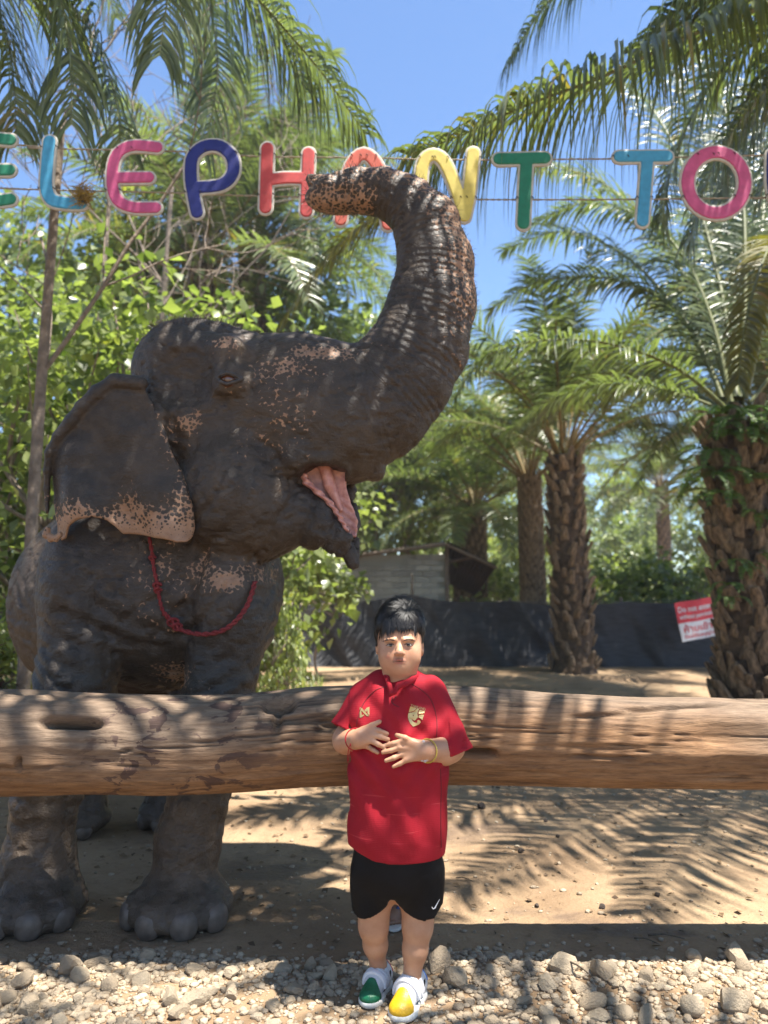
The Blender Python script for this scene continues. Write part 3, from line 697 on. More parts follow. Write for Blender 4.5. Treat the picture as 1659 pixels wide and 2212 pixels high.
# the two palms whose trunks stand outside the picture and whose fronds hang into it
def framing_palms():
    t = palm('oil palm outside the left edge whose fronds hang over the letters', -4.0, 5.4, 6.3, .42, 71, nf=0)
    Q = lambda px, py, Y: P(px, py, Y)
    c = Vector((-3.9, 5.4, 6.4))
    near_frond(t, [c, Q(120, -330, 5.2), Q(380, -200, 5.3), Q(560, 0, 5.4), Q(690, 150, 5.5), Q(790, 290, 5.6)], 113, 1.02, 0.037, 1, droop=1.12, lift=.15, fwd=.35, base=.2)
    near_frond(t, [c, Q(60, -400, 5.0), Q(250, -330, 4.9), Q(360, -120, 4.9), Q(345, 120, 4.95)], 105, 0.95, 0.037, 2, droop=1.20, lift=.1, fwd=.5)
    near_frond(t, [c, Q(40, -380, 5.6), Q(240, -260, 6.2), Q(420, -60, 6.6), Q(470, 130, 6.8), Q(440, 330, 6.9)], 105, 0.99, 0.037, 3, droop=1.05, lift=.15)
    near_frond(t, [c, Q(-60, -280, 5.0), Q(40, -160, 4.9), Q(120, -30, 4.9), Q(150, 110, 4.9), Q(155, 270, 4.9)], 95, 0.87, 0.035, 4, droop=1.05, lift=.15)
    near_frond(t, [c, Q(-100, -200, 5.4), Q(-40, -60, 5.4), Q(10, 60, 5.4), Q(30, 180, 5.4), Q(35, 290, 5.4)], 86, 0.87, 0.035, 5, droop=0.90)
    near_frond(t, [c, Q(-60, -350, 6.6), Q(60, -300, 7.4), Q(180, -180, 8), Q(250, 40, 8.4)], 95, 1.05, 0.037, 6, droop=0.90)
    near_frond(t, [c, Q(100, -620, 4.6), Q(420, -720, 4.2), Q(640, -700, 4.0), Q(800, -620, 3.9)], 105, 0.99, 0.037, 13, droop=1.05, lift=.15)
    for k, a in enumerate((2.2, 2.9, 3.6, 4.3, 4.9)):
        o = link('frond', FR['spread', k % 2], t); o.location = (0, 0, 6.2); o.rotation_euler = (0, 0, a)
    near_frond(t, [c, Q(80, -360, 5.3), Q(300, -280, 5.5), Q(480, -110, 5.7), Q(600, 60, 5.8), Q(660, 200, 5.9)], 102, 1.04, 0.036, 31, droop=1.27, lift=.1, fwd=.3)
    near_frond(t, [c, Q(-80, -150, 5.6), Q(0, -40, 5.6), Q(90, -10, 5.6), Q(190, 60, 5.7), Q(245, 190, 5.7), Q(262, 330, 5.7)], 102, .9, 0.035, 42, droop=1.1, lift=.1, fwd=.2)
    t = palm('oil palm outside the right edge whose long frond crosses the sky', 4.7, 5.6, 5.6, .42, 72, nf=0)
    c = Vector((4.6, 5.6, 5.7))
    near_frond(t, [c, Q(1900, -60, 5.4), Q(1659, 10, 5.3), Q(1480, 80, 5.2), Q(1300, 165, 5.1), Q(1140, 225, 5.1), Q(1000, 290, 5.1), Q(880, 335, 5.15)], 165, 1.22, .044, 7, droop=1.75, lift=.22, fwd=.25, base=.16, segs=6)
    near_frond(t, [c, Q(1950, -250, 5.8), Q(1620, -260, 6.0), Q(1340, -150, 6.1), Q(1180, 10, 6.2), Q(1100, 130, 6.2)], 134, 0.78, 0.040, 8, droop=1.20, lift=.15)
    near_frond(t, [c, Q(1930, -100, 6.0), Q(1720, 40, 6.6), Q(1560, 150, 7.0), Q(1460, 330, 7.2), Q(1430, 480, 7.3)], 128, 0.86, 0.043, 9, droop=0.90)
    near_frond(t, [c, Q(1950, 60, 5.6), Q(1780, 100, 5.7), Q(1640, 210, 5.8), Q(1540, 360, 5.9), Q(1490, 520, 6.0)], 124, 0.81, 0.043, 10, droop=1.05)
    near_frond(t, [c, Q(1980, 140, 6), Q(1850, 160, 6.4), Q(1720, 260, 6.7), Q(1640, 420, 6.9)], 112, 0.81, 0.043, 14, droop=0.90)
    near_frond(t, [c, Q(1900, -300, 4.9), Q(1600, -430, 4.3), Q(1250, -470, 3.9), Q(980, -430, 3.7)], 134, 0.81, 0.040, 15, droop=1.05)
    for k, a in enumerate((-1.4, -.7, 0, .7, 1.3)):
        o = link('frond', FR['spread', k % 2], t); o.location = (0, 0, 5.5); o.rotation_euler = (0, 0, a)
    near_frond(t, [c, Q(1930, -40, 5.8), Q(1740, -70, 5.9), Q(1580, -30, 6.0), Q(1460, 30, 6.1), Q(1370, 110, 6.2)], 140, 1.15, .046, 33, droop=1.7, lift=.2)
    near_frond(t, [c, Q(1980, 0, 6.2), Q(1800, 60, 6.6), Q(1690, 150, 6.9), Q(1600, 300, 7.1), Q(1560, 420, 7.2)], 130, 1.05, .048, 34, droop=1.5)
    for k, pth in enumerate(([(3.5, 4.7, 6.1), (2.3, 4.0, 5.9), (1.1, 3.5, 5.2)], [(4.2, 4.3, 6.1), (3.4, 3.3, 6.0), (2.5, 2.4, 5.2)], [(3.2, 5.1, 6.3), (1.9, 4.4, 6.2), (.8, 3.9, 5.6)], [(4.6, 4.4, 6.2), (4.3, 3.2, 6.1), (3.9, 2.2, 5.4)], [(3.8, 4.4, 6.3), (2.8, 3.4, 6.2), (1.8, 2.6, 5.5)])):
        near_frond(t, [c]+[Vector(p) for p in pth], 84, .85, .05, 60+k, droop=.8)
    # an old browning frond hangs lower and farther back, behind the elephant's trunk
    near_frond(t, [c, Q(1700, 50, 6.6), Q(1400, 145, 7.4), Q(1150, 240, 7.8), Q(980, 335, 8.0), Q(860, 440, 8.0), Q(730, 530, 7.9), Q(615, 690, 7.8)], 120, .62, .045, 11, droop=.8, lift=.1, leaf=LEAF_PY, stalk=RACHG, base=.60)
    # unseen palms added behind the photographer to shade the elephant, log and gravel
    palm('oil palm behind the photographer, right, added for shade', 3.3, .4, 5.0, .42, 81, nf=10, scale=.95, group='palms behind the camera', skip=lambda a, cl: 1.6 < a < 2.9)
    palm('oil palm behind the photographer, left, added for shade', -2.9, .6, 5.6, .42, 82, nf=10, scale=1.0, group='palms behind the camera', skew=.6, skip=lambda a, cl: .4 < a < 1.5)
    t3 = [o for o in COL.objects if o.name.startswith('palm_tree') and o.get('label', '').startswith('oil palm behind the photographer')]
    tr_, tl_ = t3
    for k, (dx, dy, dz) in enumerate(((.1, 0, 0), (.75, -.3, .2))):  # extra fronds routed overhead, out of view, to shade the elephant
        d = Vector((dx, dy, dz))
        near_frond(tl_, [Vector((-2.9, .6, 5.7)), Vector((-1.8, 1.4, 6.1))+d*.4, Vector((-.6, 2.1, 5.9))+d*.8, Vector((.4, 2.55, 5.5))+d*.9, Vector((1.0, 2.7, 5.2))+d*.8], 62, .75, .06, 40+k, droop=.5)
    near_frond(tl_, [Vector((-2.9, .6, 5.8)), Vector((-1.8, 1.5, 6.5)), Vector((-.4, 2.3, 6.4)), Vector((.7, 2.85, 5.9)), Vector((1.5, 3.1, 5.3))], 70, .7, .055, 48, droop=.5)
    for k, (dx, dy, dz) in enumerate(((0, .1, .1),)):
        d = Vector((dx, dy, dz))
        near_frond(tr_, [Vector((3.3, .4, 5.1)), Vector((2.4, 1.2, 5.6))+d*.4, Vector((1.2, 2.0, 5.6))+d*.8, Vector((.1, 2.6, 5.2))+d, Vector((-.9, 2.9, 4.7))+d], 90, .8, .055, 50+k, droop=.5)
framing_palms()

# ---------------------------------------------------------------- broad-leaved trees
def leaf_cloud(rnd, clumps, n, size, V, Fc, va, hang=.5):
    for _ in range(n):
        c, r = rnd.choice(clumps)
        d = Vector((rnd.gauss(0, 1), rnd.gauss(0, 1), rnd.gauss(0, .8))).normalized()*r*rnd.random()**.45
        p = c+d; l = size*rnd.uniform(.6, 1.3); w_ = l*rnd.uniform(.32, .48)
        t = (d.normalized()*.7+Vector((rnd.gauss(0, .6), rnd.gauss(0, .6), -hang+rnd.gauss(0, .5)))).normalized()
        s = t.cross(Vector((rnd.gauss(0, .5), rnd.gauss(0, .5), 1))).normalized(); nn = s.cross(t)
        b = len(V); v = min(1, max(0, .35+.35*rnd.random()+.5*d.z/r*rnd.random()))
        v = rnd.random()
        V += [p, p+t*l*.45-s*w_+nn*w_*.3, p+t*l*.5, p+t*l*.45+s*w_+nn*w_*.3, p+t*l-nn*w_*.2]
        va += [v]*5; Fc += [(b, b+2, b+1), (b, b+3, b+2), (b+1, b+2, b+4), (b+2, b+3, b+4)]
TREES = {}
def tree_kind(key, h, crown_r, nclump, nleaf, leaf, seed, trunk_r=.09, bark=None, z0=.35, mat=None):
    rnd = random.Random(seed); V, Fc = [], []; clumps = []
    tp = [Vector((rnd.uniform(-.1, .1)*i, rnd.uniform(-.1, .1)*i, h*.8*i/5)) for i in range(6)]
    tube(spline(tp, 20), [trunk_r*(1-.75*i/20) for i in range(21)], 9, True, V, Fc)
    tV, tF = V, Fc; lV, lF = [], []
    for i in range(nclump):
        f = z0+(1-z0)*((i+.5)/nclump); a = i*2.4+rnd.uniform(-.4, .4); rad = crown_r*(1-.55*((f-.5)/.5)**2 if f > .5 else .8)*rnd.uniform(.45, 1.05)
        c = Vector((math.cos(a)*rad, math.sin(a)*rad, h*f)); r = crown_r*rnd.uniform(.22, .42); clumps.append((c, r))
        b = tp[min(5, max(1, int(f*4.2)))]; m = b.lerp(c, .55)+Vector((0, 0, -.15*rad)); tube(spline([b, m, c], 8), [trunk_r*.42*(1-.8*j/8) for j in range(9)], 5, True, lV, lF)
    cV, cF, va = [], [], []; leaf_cloud(rnd, clumps, nleaf, leaf, cV, cF, va)
    TREES[key] = (make_mesh('trunk', tV, tF, bark or BARK), make_mesh('limbs', lV, lF, bark or BARK), make_mesh('crown', np.array([tuple(v) for v in cV], np.float32), np.array([list(f) for f in cF], np.int32), mat or LEAF_B, True, dict(v=va)))
tree_kind('bush', 4.4, 1.5, 26, 2000, .15, 1, .07, z0=.10)
tree_kind('sap', 2.1, .75, 14, 800, .15, 8, .025, z0=.66)
tree_kind('grove', 11.0, 2.6, 40, 3600, .26, 6, .14, z0=.28)
tree_kind('tall', 6.0, 1.9, 30, 5200, .16, 2, .10, z0=.3)
tree_kind('low', 1.7, .8, 14, 1000, .12, 3, .035, z0=.2)
tree_kind('far', 8.0, 3.2, 30, 4200, .34, 4, .16, z0=.15)
def tree(key, x, y, label, rz=0, s=(1, 1, 1), name='broadleaf_tree', group='broad-leaved trees behind the elephant', cat='tree', z=0):
    t = thing(name, label, cat, (x, y, z), group); t.rotation_euler = (0, 0, rz); t.scale = s
    tr, lm, cr = TREES[key]; o = link('trunk', tr, t); link('limbs', lm, o); link('crown', cr, t); return t
rnd_ = random.Random(77)
spots = [('bush', 60, 7.8, 1.0, 'dense bush at the left edge beside the elephant\'s rump'), ('bush', 230, 8.8, 1.12, 'bright bush behind the elephant\'s ear'), ('tall', 130, 11, .95, 'leafy tree behind the pale slim trunk'), ('bush', 400, 9.2, 1.12, 'sunlit bush above the elephant\'s crown'),
         ('bush', 540, 9.6, 1.0, 'lime-green bush above the elephant\'s brow'), ('grove', 640, 18, .82, 'lime-green tree behind the elephant\'s forehead'), ('grove', 330, 15, .8, 'tree behind the bushes left of the pink letter'), ('grove', 520, 21, .9, 'tree far behind the lime-green bush'), ('grove', 800, 26, 1.0, 'tree seen inside the curl of the trunk'),
         ('bush', -60, 9.2, 1.1, 'bush beyond the left edge'), ('grove', 20, 16, .85, 'tree at the far left behind the bare tree'), ('grove', 740, 30, 1.0, 'tree between the elephant\'s jaw and the shed roof')]
for k, (key, px, Y, s, lab) in enumerate(spots):
    p = P(px, 1300, Y); tree(key, p.x, Y, lab, rnd_.uniform(0, 6), (s, s, s*rnd_.uniform(.92, 1.05)))
lows = [(612, 8.3, .32, 'leafy sapling with pale leaves between elephant and net'), (580, 9.5, .40, 'sapling half hidden by the elephant\'s right foreleg'), (690, 13.0, 1.0, 'taller sapling in front of the shed\'s left corner'), (60, 6.9, .7, 'low green shrub by the elephant\'s hind leg')]
for px, Y, s, lab in lows: tree('sap' if 'shed' in lab else 'low', P(px, 1300, Y).x, Y, lab, rnd_.uniform(0, 6), (s, s, s*(1.9 if s > .35 and s < .5 else 2.5 if s < .35 else 1)), 'sapling', 'saplings near the net', 'sapling')
def far_label(x, y):
    px = 829+x/y*1645
    where = ('hidden behind the left bushes' if px < 330 else 'behind the elephant\'s head' if px < 640 else 'seen beside the elephant\'s jaw' if px < 780 else 'behind the shed' if px < 1000 else 'between the shed and the middle palm' if px < 1190 else 'between the middle palm and the warning sign' if px < 1450 else 'behind the near palm\'s trunk' if px < 1680 else 'beyond the right edge')
    return 'leafy tree of the far tree line, '+('nearer, ' if y < 38 else 'farthest, ' if y > 49 else '')+where
for k, (x, y, s) in enumerate([(-24, 44, 1.1), (-17, 40, .95), (-10, 42, 1.0), (-3, 46, 1.05), (3, 44, .7), (9, 48, .75), (15, 48, .8), (21, 46, 1.1), (27, 42, 1), (6, 54, 1.3), (-7, 56, 1.3), (18, 58, 1.3), (33, 50, 1.2), (-32, 50, 1.2), (1.5, 38, .45), (7, 38, .4), (11.5, 38, .42), (16, 36, .5), (-12, 30, .8), (-17, 26, .85)]):
    tree('far', x, y, far_label(x, y), k*1.3, (s, s, s), 'broadleaf_tree', 'trees of the far tree line')
# undergrowth beyond the net on the right
for k, (px, Y) in enumerate([(1330, 19), (1400, 20), (1470, 18), (1530, 20), (1080, 24), (1440, 25), (1290, 22), (1600, 22), (1100, 27)]):
    tree('low', P(px, 1300, Y).x, Y, 'undergrowth bush behind the net, '+('just right of the shed' if px < 1150 else 'right of the middle palm, nearer' if px < 1400 and Y < 21 else 'right of the middle palm, farther' if px < 1400 else 'left of the sign, nearer' if px < 1500 and Y < 21 else 'left of the sign, farther' if px < 1500 else 'behind the sign' if px < 1560 else 'behind the near palm'), k*1.1, (1.5, 1.5, 1.35), 'bush', 'bushes behind the net', 'bush')
# pale slim trunk and bare trees, upper left
def bare_tree(label, base, h, r, seed, depth=5, lean=0.0, drift=.10):
    rnd = random.Random(seed); t = thing('bare_tree', label, 'tree', base, 'bare trees at the upper left'); V, Fc = [], []; bV, bF = [], []
    def grow(p, d, l, r, lev):
        n = 5; pts = [p.copy()]; q = p.copy()
        for i in range(n):
            d = (d+Vector((rnd.gauss(0, .10 if lev else drift), rnd.gauss(0, .10 if lev else drift), rnd.gauss(.03, .07)))).normalized(); q = q+d*l/n; pts.append(q.copy())
        tube(pts, [max(.0035, r*(1-.4*i/n)) for i in range(n+1)], 8 if lev == 0 else 5, False, V if lev == 0 else bV, Fc if lev == 0 else bF)
        if lev >= depth: return
        for j in range(3 if lev < 3 else 2):
            k = rnd.randint(2, n) if lev else rnd.randint(3, n); e = d.orthogonal().normalized(); e = Matrix.Rotation(rnd.uniform(0, 6.28), 3, d) @ e
            nd_ = (d*rnd.uniform(.5, 1)+e*rnd.uniform(.4, .9)+Vector((0, 0, .15))).normalized(); grow(pts[k], nd_, l*rnd.uniform(.5, .75)*(.62 if lev == 0 else 1), max(.006, r*rnd.uniform(.3, .45)), lev+1)
    grow(Vector((0, 0, -.1)), Vector((lean, 0, 1)).normalized(), h, r, 0)
    o = link('trunk', make_mesh('trunk', V, Fc, BARK), t); link('branches', make_mesh('branches', bV, bF, BARK), o)
    return t
bare_tree('pale slim trunk rising along the left edge with bare twigs', (P(62, 1300, 6.3).x, 6.3, 0), 5.6, .062, 3, 5, -.012, .008)
bare_tree('leafless forked tree behind the blue L', (P(150, 1300, 9).x, 9, 0), 6.6, .045, 9, 5, .02, .03)
bare_tree('leafless tree with long arching twigs behind the pink E', (P(300, 1300, 10.5).x, 10.5, 0), 7.4, .05, 14, 5, .03, .03)
# red-leaved plants at the lower left
def croton(label, x, y, h, seed, n=46):
    rnd = random.Random(seed); t = thing('croton_plant', label, 'plant', (x, y, 0), 'red-leaved plants by the elephant'); V, Fc = [], []; lV, lF, va = [], [], []
    for s in range(4):
        a = rnd.uniform(0, 6.28); e = Vector((math.cos(a)*.16, math.sin(a)*.16, h*rnd.uniform(.6, 1))); pts = spline([Vector((0, 0, -.05)), e*.5+Vector((0, 0, .05)), e], 8); tube(pts, .010, 5, True, V, Fc)
        for k in range(n//4*2):
            f = .35+.65*k/(n/2); i = min(7, int(f*8)); p = pts[i].lerp(pts[i+1], f*8-i) if i < 8 else pts[8]; b = rnd.uniform(0, 6.28)
            d = Vector((math.cos(b), math.sin(b), rnd.uniform(.2, .9))).normalized(); l = rnd.uniform(.16, .28); q = len(lV); sd = d.cross(Vector((0, 0, 1))).normalized()*l*.09; c0 = rnd.random()
            lV += [p, p+d*l*.4-sd, p+d*l*.4+sd, p+d*l*.75-sd*.8+Vector((0, 0, -.03)), p+d*l*.75+sd*.8+Vector((0, 0, -.03)), p+d*l+Vector((0, 0, -.08))]; lF += [(q, q+2, q+1), (q+1, q+2, q+4, q+3), (q+3, q+4, q+5)]; va += [c0]*6
    link('stem', make_mesh('stem', V, Fc, BARKD), t); me = make_mesh('leaves', lV, lF, LEAF_C, True, dict(v=va)); link('leaves', me, t)
for k, (px, Y, h, lab) in enumerate(((28, 6.2, .95, 'tall red-leaved plant at the left edge'), (70, 6.8, .7, 'low red-leaved plant next to the elephant\'s belly'), (-10, 7.0, .9, 'red-leaved plant half outside the left edge'), (95, 7.6, .6, 'red-leaved plant behind the elephant\'s foreleg'))): croton(lab, P(px, 1300, Y).x, Y, h, 50+k)
# grass tufts under the plants
def tufts():
    rnd = random.Random(6); V, Fc, va = [], [], []
    for _ in range(2600):
        px = rnd.uniform(-100, 160) if rnd.random() < .55 else rnd.uniform(560, 700); Y = rnd.uniform(6.2, 12); p = P(px, 1300, Y); p.z = float(gz(p.x, p.y)[0]); l = rnd.uniform(.08, .3); a = rnd.uniform(0, 6.28)
        d = Vector((math.cos(a)*.5, math.sin(a)*.5, 1)).normalized(); s = Vector((-math.sin(a), math.cos(a), 0))*.006; b = len(V); V += [p-s, p+s, p+d*l*.6+s, p+d*l*.6-s, p+d*l+Vector((math.cos(a), math.sin(a), -.3))*l*.25]; Fc += [(b, b+1, b+2, b+3), (b+3, b+2, b+4)]; va += [rnd.random()]*5
    o = obj('grass', V, Fc, LEAF_B, None, True, dict(v=va)); tag(o, 'rough grass under the bushes left and right of the elephant', 'grass', kind='stuff')
tufts()
# ================================================================ elephant
def elephant_skin():
    m, nt, b = new_mat('elephant_skin')
    v = coords(nt)
    n1 = noise(nt, v, 2.2, 5); n2 = noise(nt, v, 22, 4)
    base = ramp(nt, n1, [(.25, (.016, .0125, .0105)), (.5, (.034, .0235, .0160)), (.72, (.068, .044, .025))]).outputs[0]
    base = mixc(nt, math_n(nt, 'MULTIPLY', ramp(nt, n2, [(.45, (0, 0, 0)), (.75, (1, 1, 1))]).outputs[0], .45), base, (.085, .062, .043))
    # dusty shins and feet
    dust = math_n(nt, 'MULTIPLY', attr(nt, 'dust'), math_n(nt, 'MULTIPLY_ADD', n2, .8, .2))
    base = mixc(nt, dust, base, (.15, .112, .080))
    # freckled, unpigmented patches: dark round spots on pinkish skin
    vo = nd(nt, 'ShaderNodeTexVoronoi', i_Scale=62.0); L(nt, v, vo.inputs['Vector'])
    wv = nt.nodes.new('ShaderNodeVectorMath'); wv.operation = 'ADD'
    nc = nt.nodes.new('ShaderNodeTexNoise'); nc.inputs['Scale'].default_value = 70; L(nt, v, nc.inputs['Vector'])
    sc_ = nt.nodes.new('ShaderNodeVectorMath'); sc_.operation = 'SCALE'; sc_.inputs['Scale'].default_value = .012
    L(nt, nc.outputs['Color'], sc_.inputs[0]); L(nt, v, wv.inputs[0]); L(nt, sc_.outputs[0], wv.inputs[1]); L(nt, wv.outputs[0], vo.inputs['Vector'])
    pig = attr(nt, 'pig')
    thr = math_n(nt, 'MULTIPLY_ADD', pig, -.95, 1.0)          # spot radius left dark
    n3 = noise(nt, v, 9, 5, .65)
    dd = math_n(nt, 'ADD', vo.outputs['Distance'], math_n(nt, 'MULTIPLY_ADD', n3, .8, -.40))
    msk = math_n(nt, 'MULTIPLY', math_n(nt, 'SUBTRACT', dd, thr), 7.0, clamp=True)
    msk = math_n(nt, 'MULTIPLY', msk, math_n(nt, 'GREATER_THAN', pig, .03))
    pink = ramp(nt, noise(nt, v, 14), [(.3, (.23, .125, .070)), (.7, (.39, .235, .145))]).outputs[0]
    col = mixc(nt, msk, base, pink)
    L(nt, col, b.inputs['Base Color'])
    b.inputs['Roughness'].default_value = .5; b.inputs['Specular IOR Level'].default_value = .45
    # wrinkles: rings along the trunk, crazed cells elsewhere
    ts = attr(nt, 'ts'); tw = attr(nt, 'tw')
    wob = math_n(nt, 'MULTIPLY', noise(nt, v, 9, 3), 5.5)
    ring = math_n(nt, 'SINE', math_n(nt, 'MULTIPLY_ADD', ts, 190.0, wob))
    ring = math_n(nt, 'MULTIPLY', ring, tw)
    cell = nd(nt, 'ShaderNodeTexVoronoi', feature='DISTANCE_TO_EDGE', i_Scale=58.0); L(nt, wv.outputs[0], cell.inputs['Vector'])
    cr = math_n(nt, 'MULTIPLY', cell.outputs['Distance'], 3.0, clamp=True)
    vs = coords(nt, (1, 1, 3.2)); fold = noise(nt, vs, 17, 5, .62, .5)
    fold = ramp(nt, fold, [(.45, (1, 1, 1)), (.5, (0, 0, 0)), (.55, (1, 1, 1))]).outputs[0]
    nb = bump(nt, fold, .30, .006)
    cell2 = nd(nt, 'ShaderNodeTexVoronoi', feature='DISTANCE_TO_EDGE', i_Scale=24.0); wv2 = nt.nodes.new('ShaderNodeVectorMath'); wv2.operation = 'ADD'; sc2 = nt.nodes.new('ShaderNodeVectorMath'); sc2.operation = 'SCALE'; sc2.inputs['Scale'].default_value = .05
    nc2 = nt.nodes.new('ShaderNodeTexNoise'); nc2.inputs['Scale'].default_value = 14; L(nt, v, nc2.inputs['Vector']); L(nt, nc2.outputs['Color'], sc2.inputs[0]); L(nt, coords(nt, (.8, .8, 1.5)), wv2.inputs[0]); L(nt, sc2.outputs[0], wv2.inputs[1]); L(nt, wv2.outputs[0], cell2.inputs['Vector'])
    nb = bump(nt, math_n(nt, 'MULTIPLY', cell2.outputs['Distance'], 5.0, clamp=True), .22, .005, nb)
    nb = bump(nt, cr, .26, .004, nb)
    nb = bump(nt, ring, .5, .004, nb)
    nb = bump(nt, noise(nt, v, 160, 4), .35, .003, nb)
    L(nt, nb, b.inputs['Normal'])
    return m
M_EL = elephant_skin()
def elephant():
    Yh = 3.62
    def cp(a, b, ra, rb, k=.06, ys=1.0, Ya=Yh, Yb=Yh, op='u'):
        return C(P(*a, Ya), P(*b, Yb), RM(*a, Ya, ra), RM(*b, Yb, rb), k, op, ys)
    def ep(a, Y, rx, rz, ry, k=.06, op='u', rot=None):
        return E(P(*a, Y), (RM(*a, Y, rx), ry, RM(*a, Y, rz)), k, op, rot)
    MP = np.array([[P(x, y, 3.46).x, P(x, y, 3.46).z] for x, y in [(655, 1016), (672, 1006), (705, 1003), (742, 1014), (739, 1044), (750, 1080), (765, 1118), (763, 1150), (750, 1146), (736, 1120), (714, 1088), (688, 1064), (660, 1044)]], np.float32)
    def pd2(poly, q2):
        a = poly; b = np.roll(poly, -1, 0); best = np.full(len(q2), 1e9, np.float32); ins = np.zeros(len(q2), bool)
        for p0, p1 in zip(a, b):
            e = p1-p0; w_ = q2-p0; t = np.clip((w_@e)/max(1e-9, float(e@e)), 0, 1); dv = w_-t[:, None]*e
            best = np.minimum(best, (dv**2).sum(1)); cr = e[0]*w_[:, 1]-e[1]*w_[:, 0]
            ins ^= ((p0[1] <= q2[:, 1]) & (p1[1] > q2[:, 1]) & (cr > 0)) | ((p0[1] > q2[:, 1]) & (p1[1] <= q2[:, 1]) & (cr < 0))
        return np.sqrt(best)*np.where(ins, -1, 1)
    def mouth_cut(q): return np.maximum(pd2(MP, q[:, [0, 2]]), q[:, 1]-3.60)
    TR = [((640, 880), 150, .70), ((740, 893), 138, .74), ((815, 868), 121, .8), ((868, 812), 112, .85), ((908, 742), 104, .9), ((934, 650), 93, .95),
          ((940, 568), 82, 1), ((922, 490), 71, 1), ((882, 441), 57, 1), ((828, 416), 50, 1), ((768, 414), 46, 1), ((716, 419), 41, 1), ((692, 421), 34, 1)]
    pr = [
        # barrel, shoulders, rump
        C((-1.05, 4.02, 1.42), (-1.74, 5.05, 1.33), .52, .62, .1),
        C((-1.76, 5.05, 1.33), (-1.74, 5.4, 1.25), .63, .52, .15),
        ep((345, 1290), 3.84, 225, 180, .40, .10),
        ep((195, 1275), 3.72, 100, 190, .33, .06),
        ep((505, 1310), 3.68, 92, 165, .31, .06),
        # neck
        cp((430, 960), (330, 1190), 165, 195, .12, 1.0, 3.82, 3.98),
        cp((470, 1080), (410, 1260), 110, 140, .08, 1.0, 3.86, 3.86),
        # forelegs
        cp((178, 1390), (150, 1560), 90, 84, .04, 1, 3.60, 3.54), cp((150, 1560), (98, 1735), 84, 65, .08, 1, 3.58, 3.48),
        cp((98, 1735), (82, 1870), 65, 74, .06, 1, 3.48, 3.46), cp((82, 1870), (80, 1945), 76, 80, .06, 1, 3.46, 3.42),
        cp((487, 1390), (465, 1560), 82, 76, .04, 1, 3.60, 3.54), cp((465, 1560), (427, 1735), 76, 61, .08, 1, 3.58, 3.48),
        cp((427, 1735), (408, 1810), 61, 66, .06, 1, 3.48, 3.46), cp((408, 1810), (390, 1930), 66, 70, .06, 1, 3.46, 3.42),
    ]
    # feet: a broad pad with toes
    feet = []
    for cx, cy, Yf, sc in ((390, 1975, 3.40, 1.0), (78, 1980, 3.40, .9)):
        c = P(cx, cy, Yf); g = Vector((c.x, c.y, 0))
        feet.append(g)
        pr += [E((g.x, g.y-.01, .065), (.222*sc, .225, .082), .05), E((g.x, g.y+.02, .10), (.185*sc, .18, .09), .05),
               F(lambda q: .012-q[:, 2]+0*q[:, 0], .0, 's') if False else E((g.x, g.y, .05), (.215*sc, .215, .055), .03)]
        for a in (-62, -22, 18, 56):
            r = math.radians(a); pr.append(E((g.x+math.sin(r)*.175*sc, g.y-math.cos(r)*.175, .075), (.062, .062, .075), .03))
    # hind legs
    for (hx, hy, ux, uy) in ((-1.78, 4.62, -1.72, 5.0), (-1.28, 4.78, -1.32, 5.1)):
        pr += [C((ux, uy, 1.05), (hx+.02, hy+.05, .62), .30, .19, .12), C((hx+.02, hy+.05, .62), (hx, hy, .22), .17, .155, .08),
               E((hx, hy-.03, .09), (.19, .19, .10), .06)]
        for a in (-50, -8, 34):
            r = math.radians(a); pr.append(E((hx+math.sin(r)*.15, hy-.03-math.cos(r)*.15, .07), (.055, .055, .07), .02))
    pr += [
        # skull: twin dome, forehead, temple, cheek
        ep((432, 832), 3.66, 142, 137, .30, .06),
        ep((395, 790), 3.66, 95, 92, .26, .06),
        cp((480, 815), (640, 838), 98, 104, .10, .85),
        cp((480, 905), (660, 900), 150, 142, .10, .78),
        ep((505, 1060), 3.54, 112, 150, .26, .05),
        cp((500, 1060), (535, 1092), 112, 120, .05, .8, 3.56, 3.56),
        ep((372, 905), 3.50, 52, 95, .19, .08),
    ]
    for (a, ra, sa), (b_, rb, sb) in zip(TR[:-1], TR[1:]):
        pr.append(cp(a, b_, ra, rb, .035 if a[0] > 800 or a[1] < 700 else .09, (sa+sb)/2))
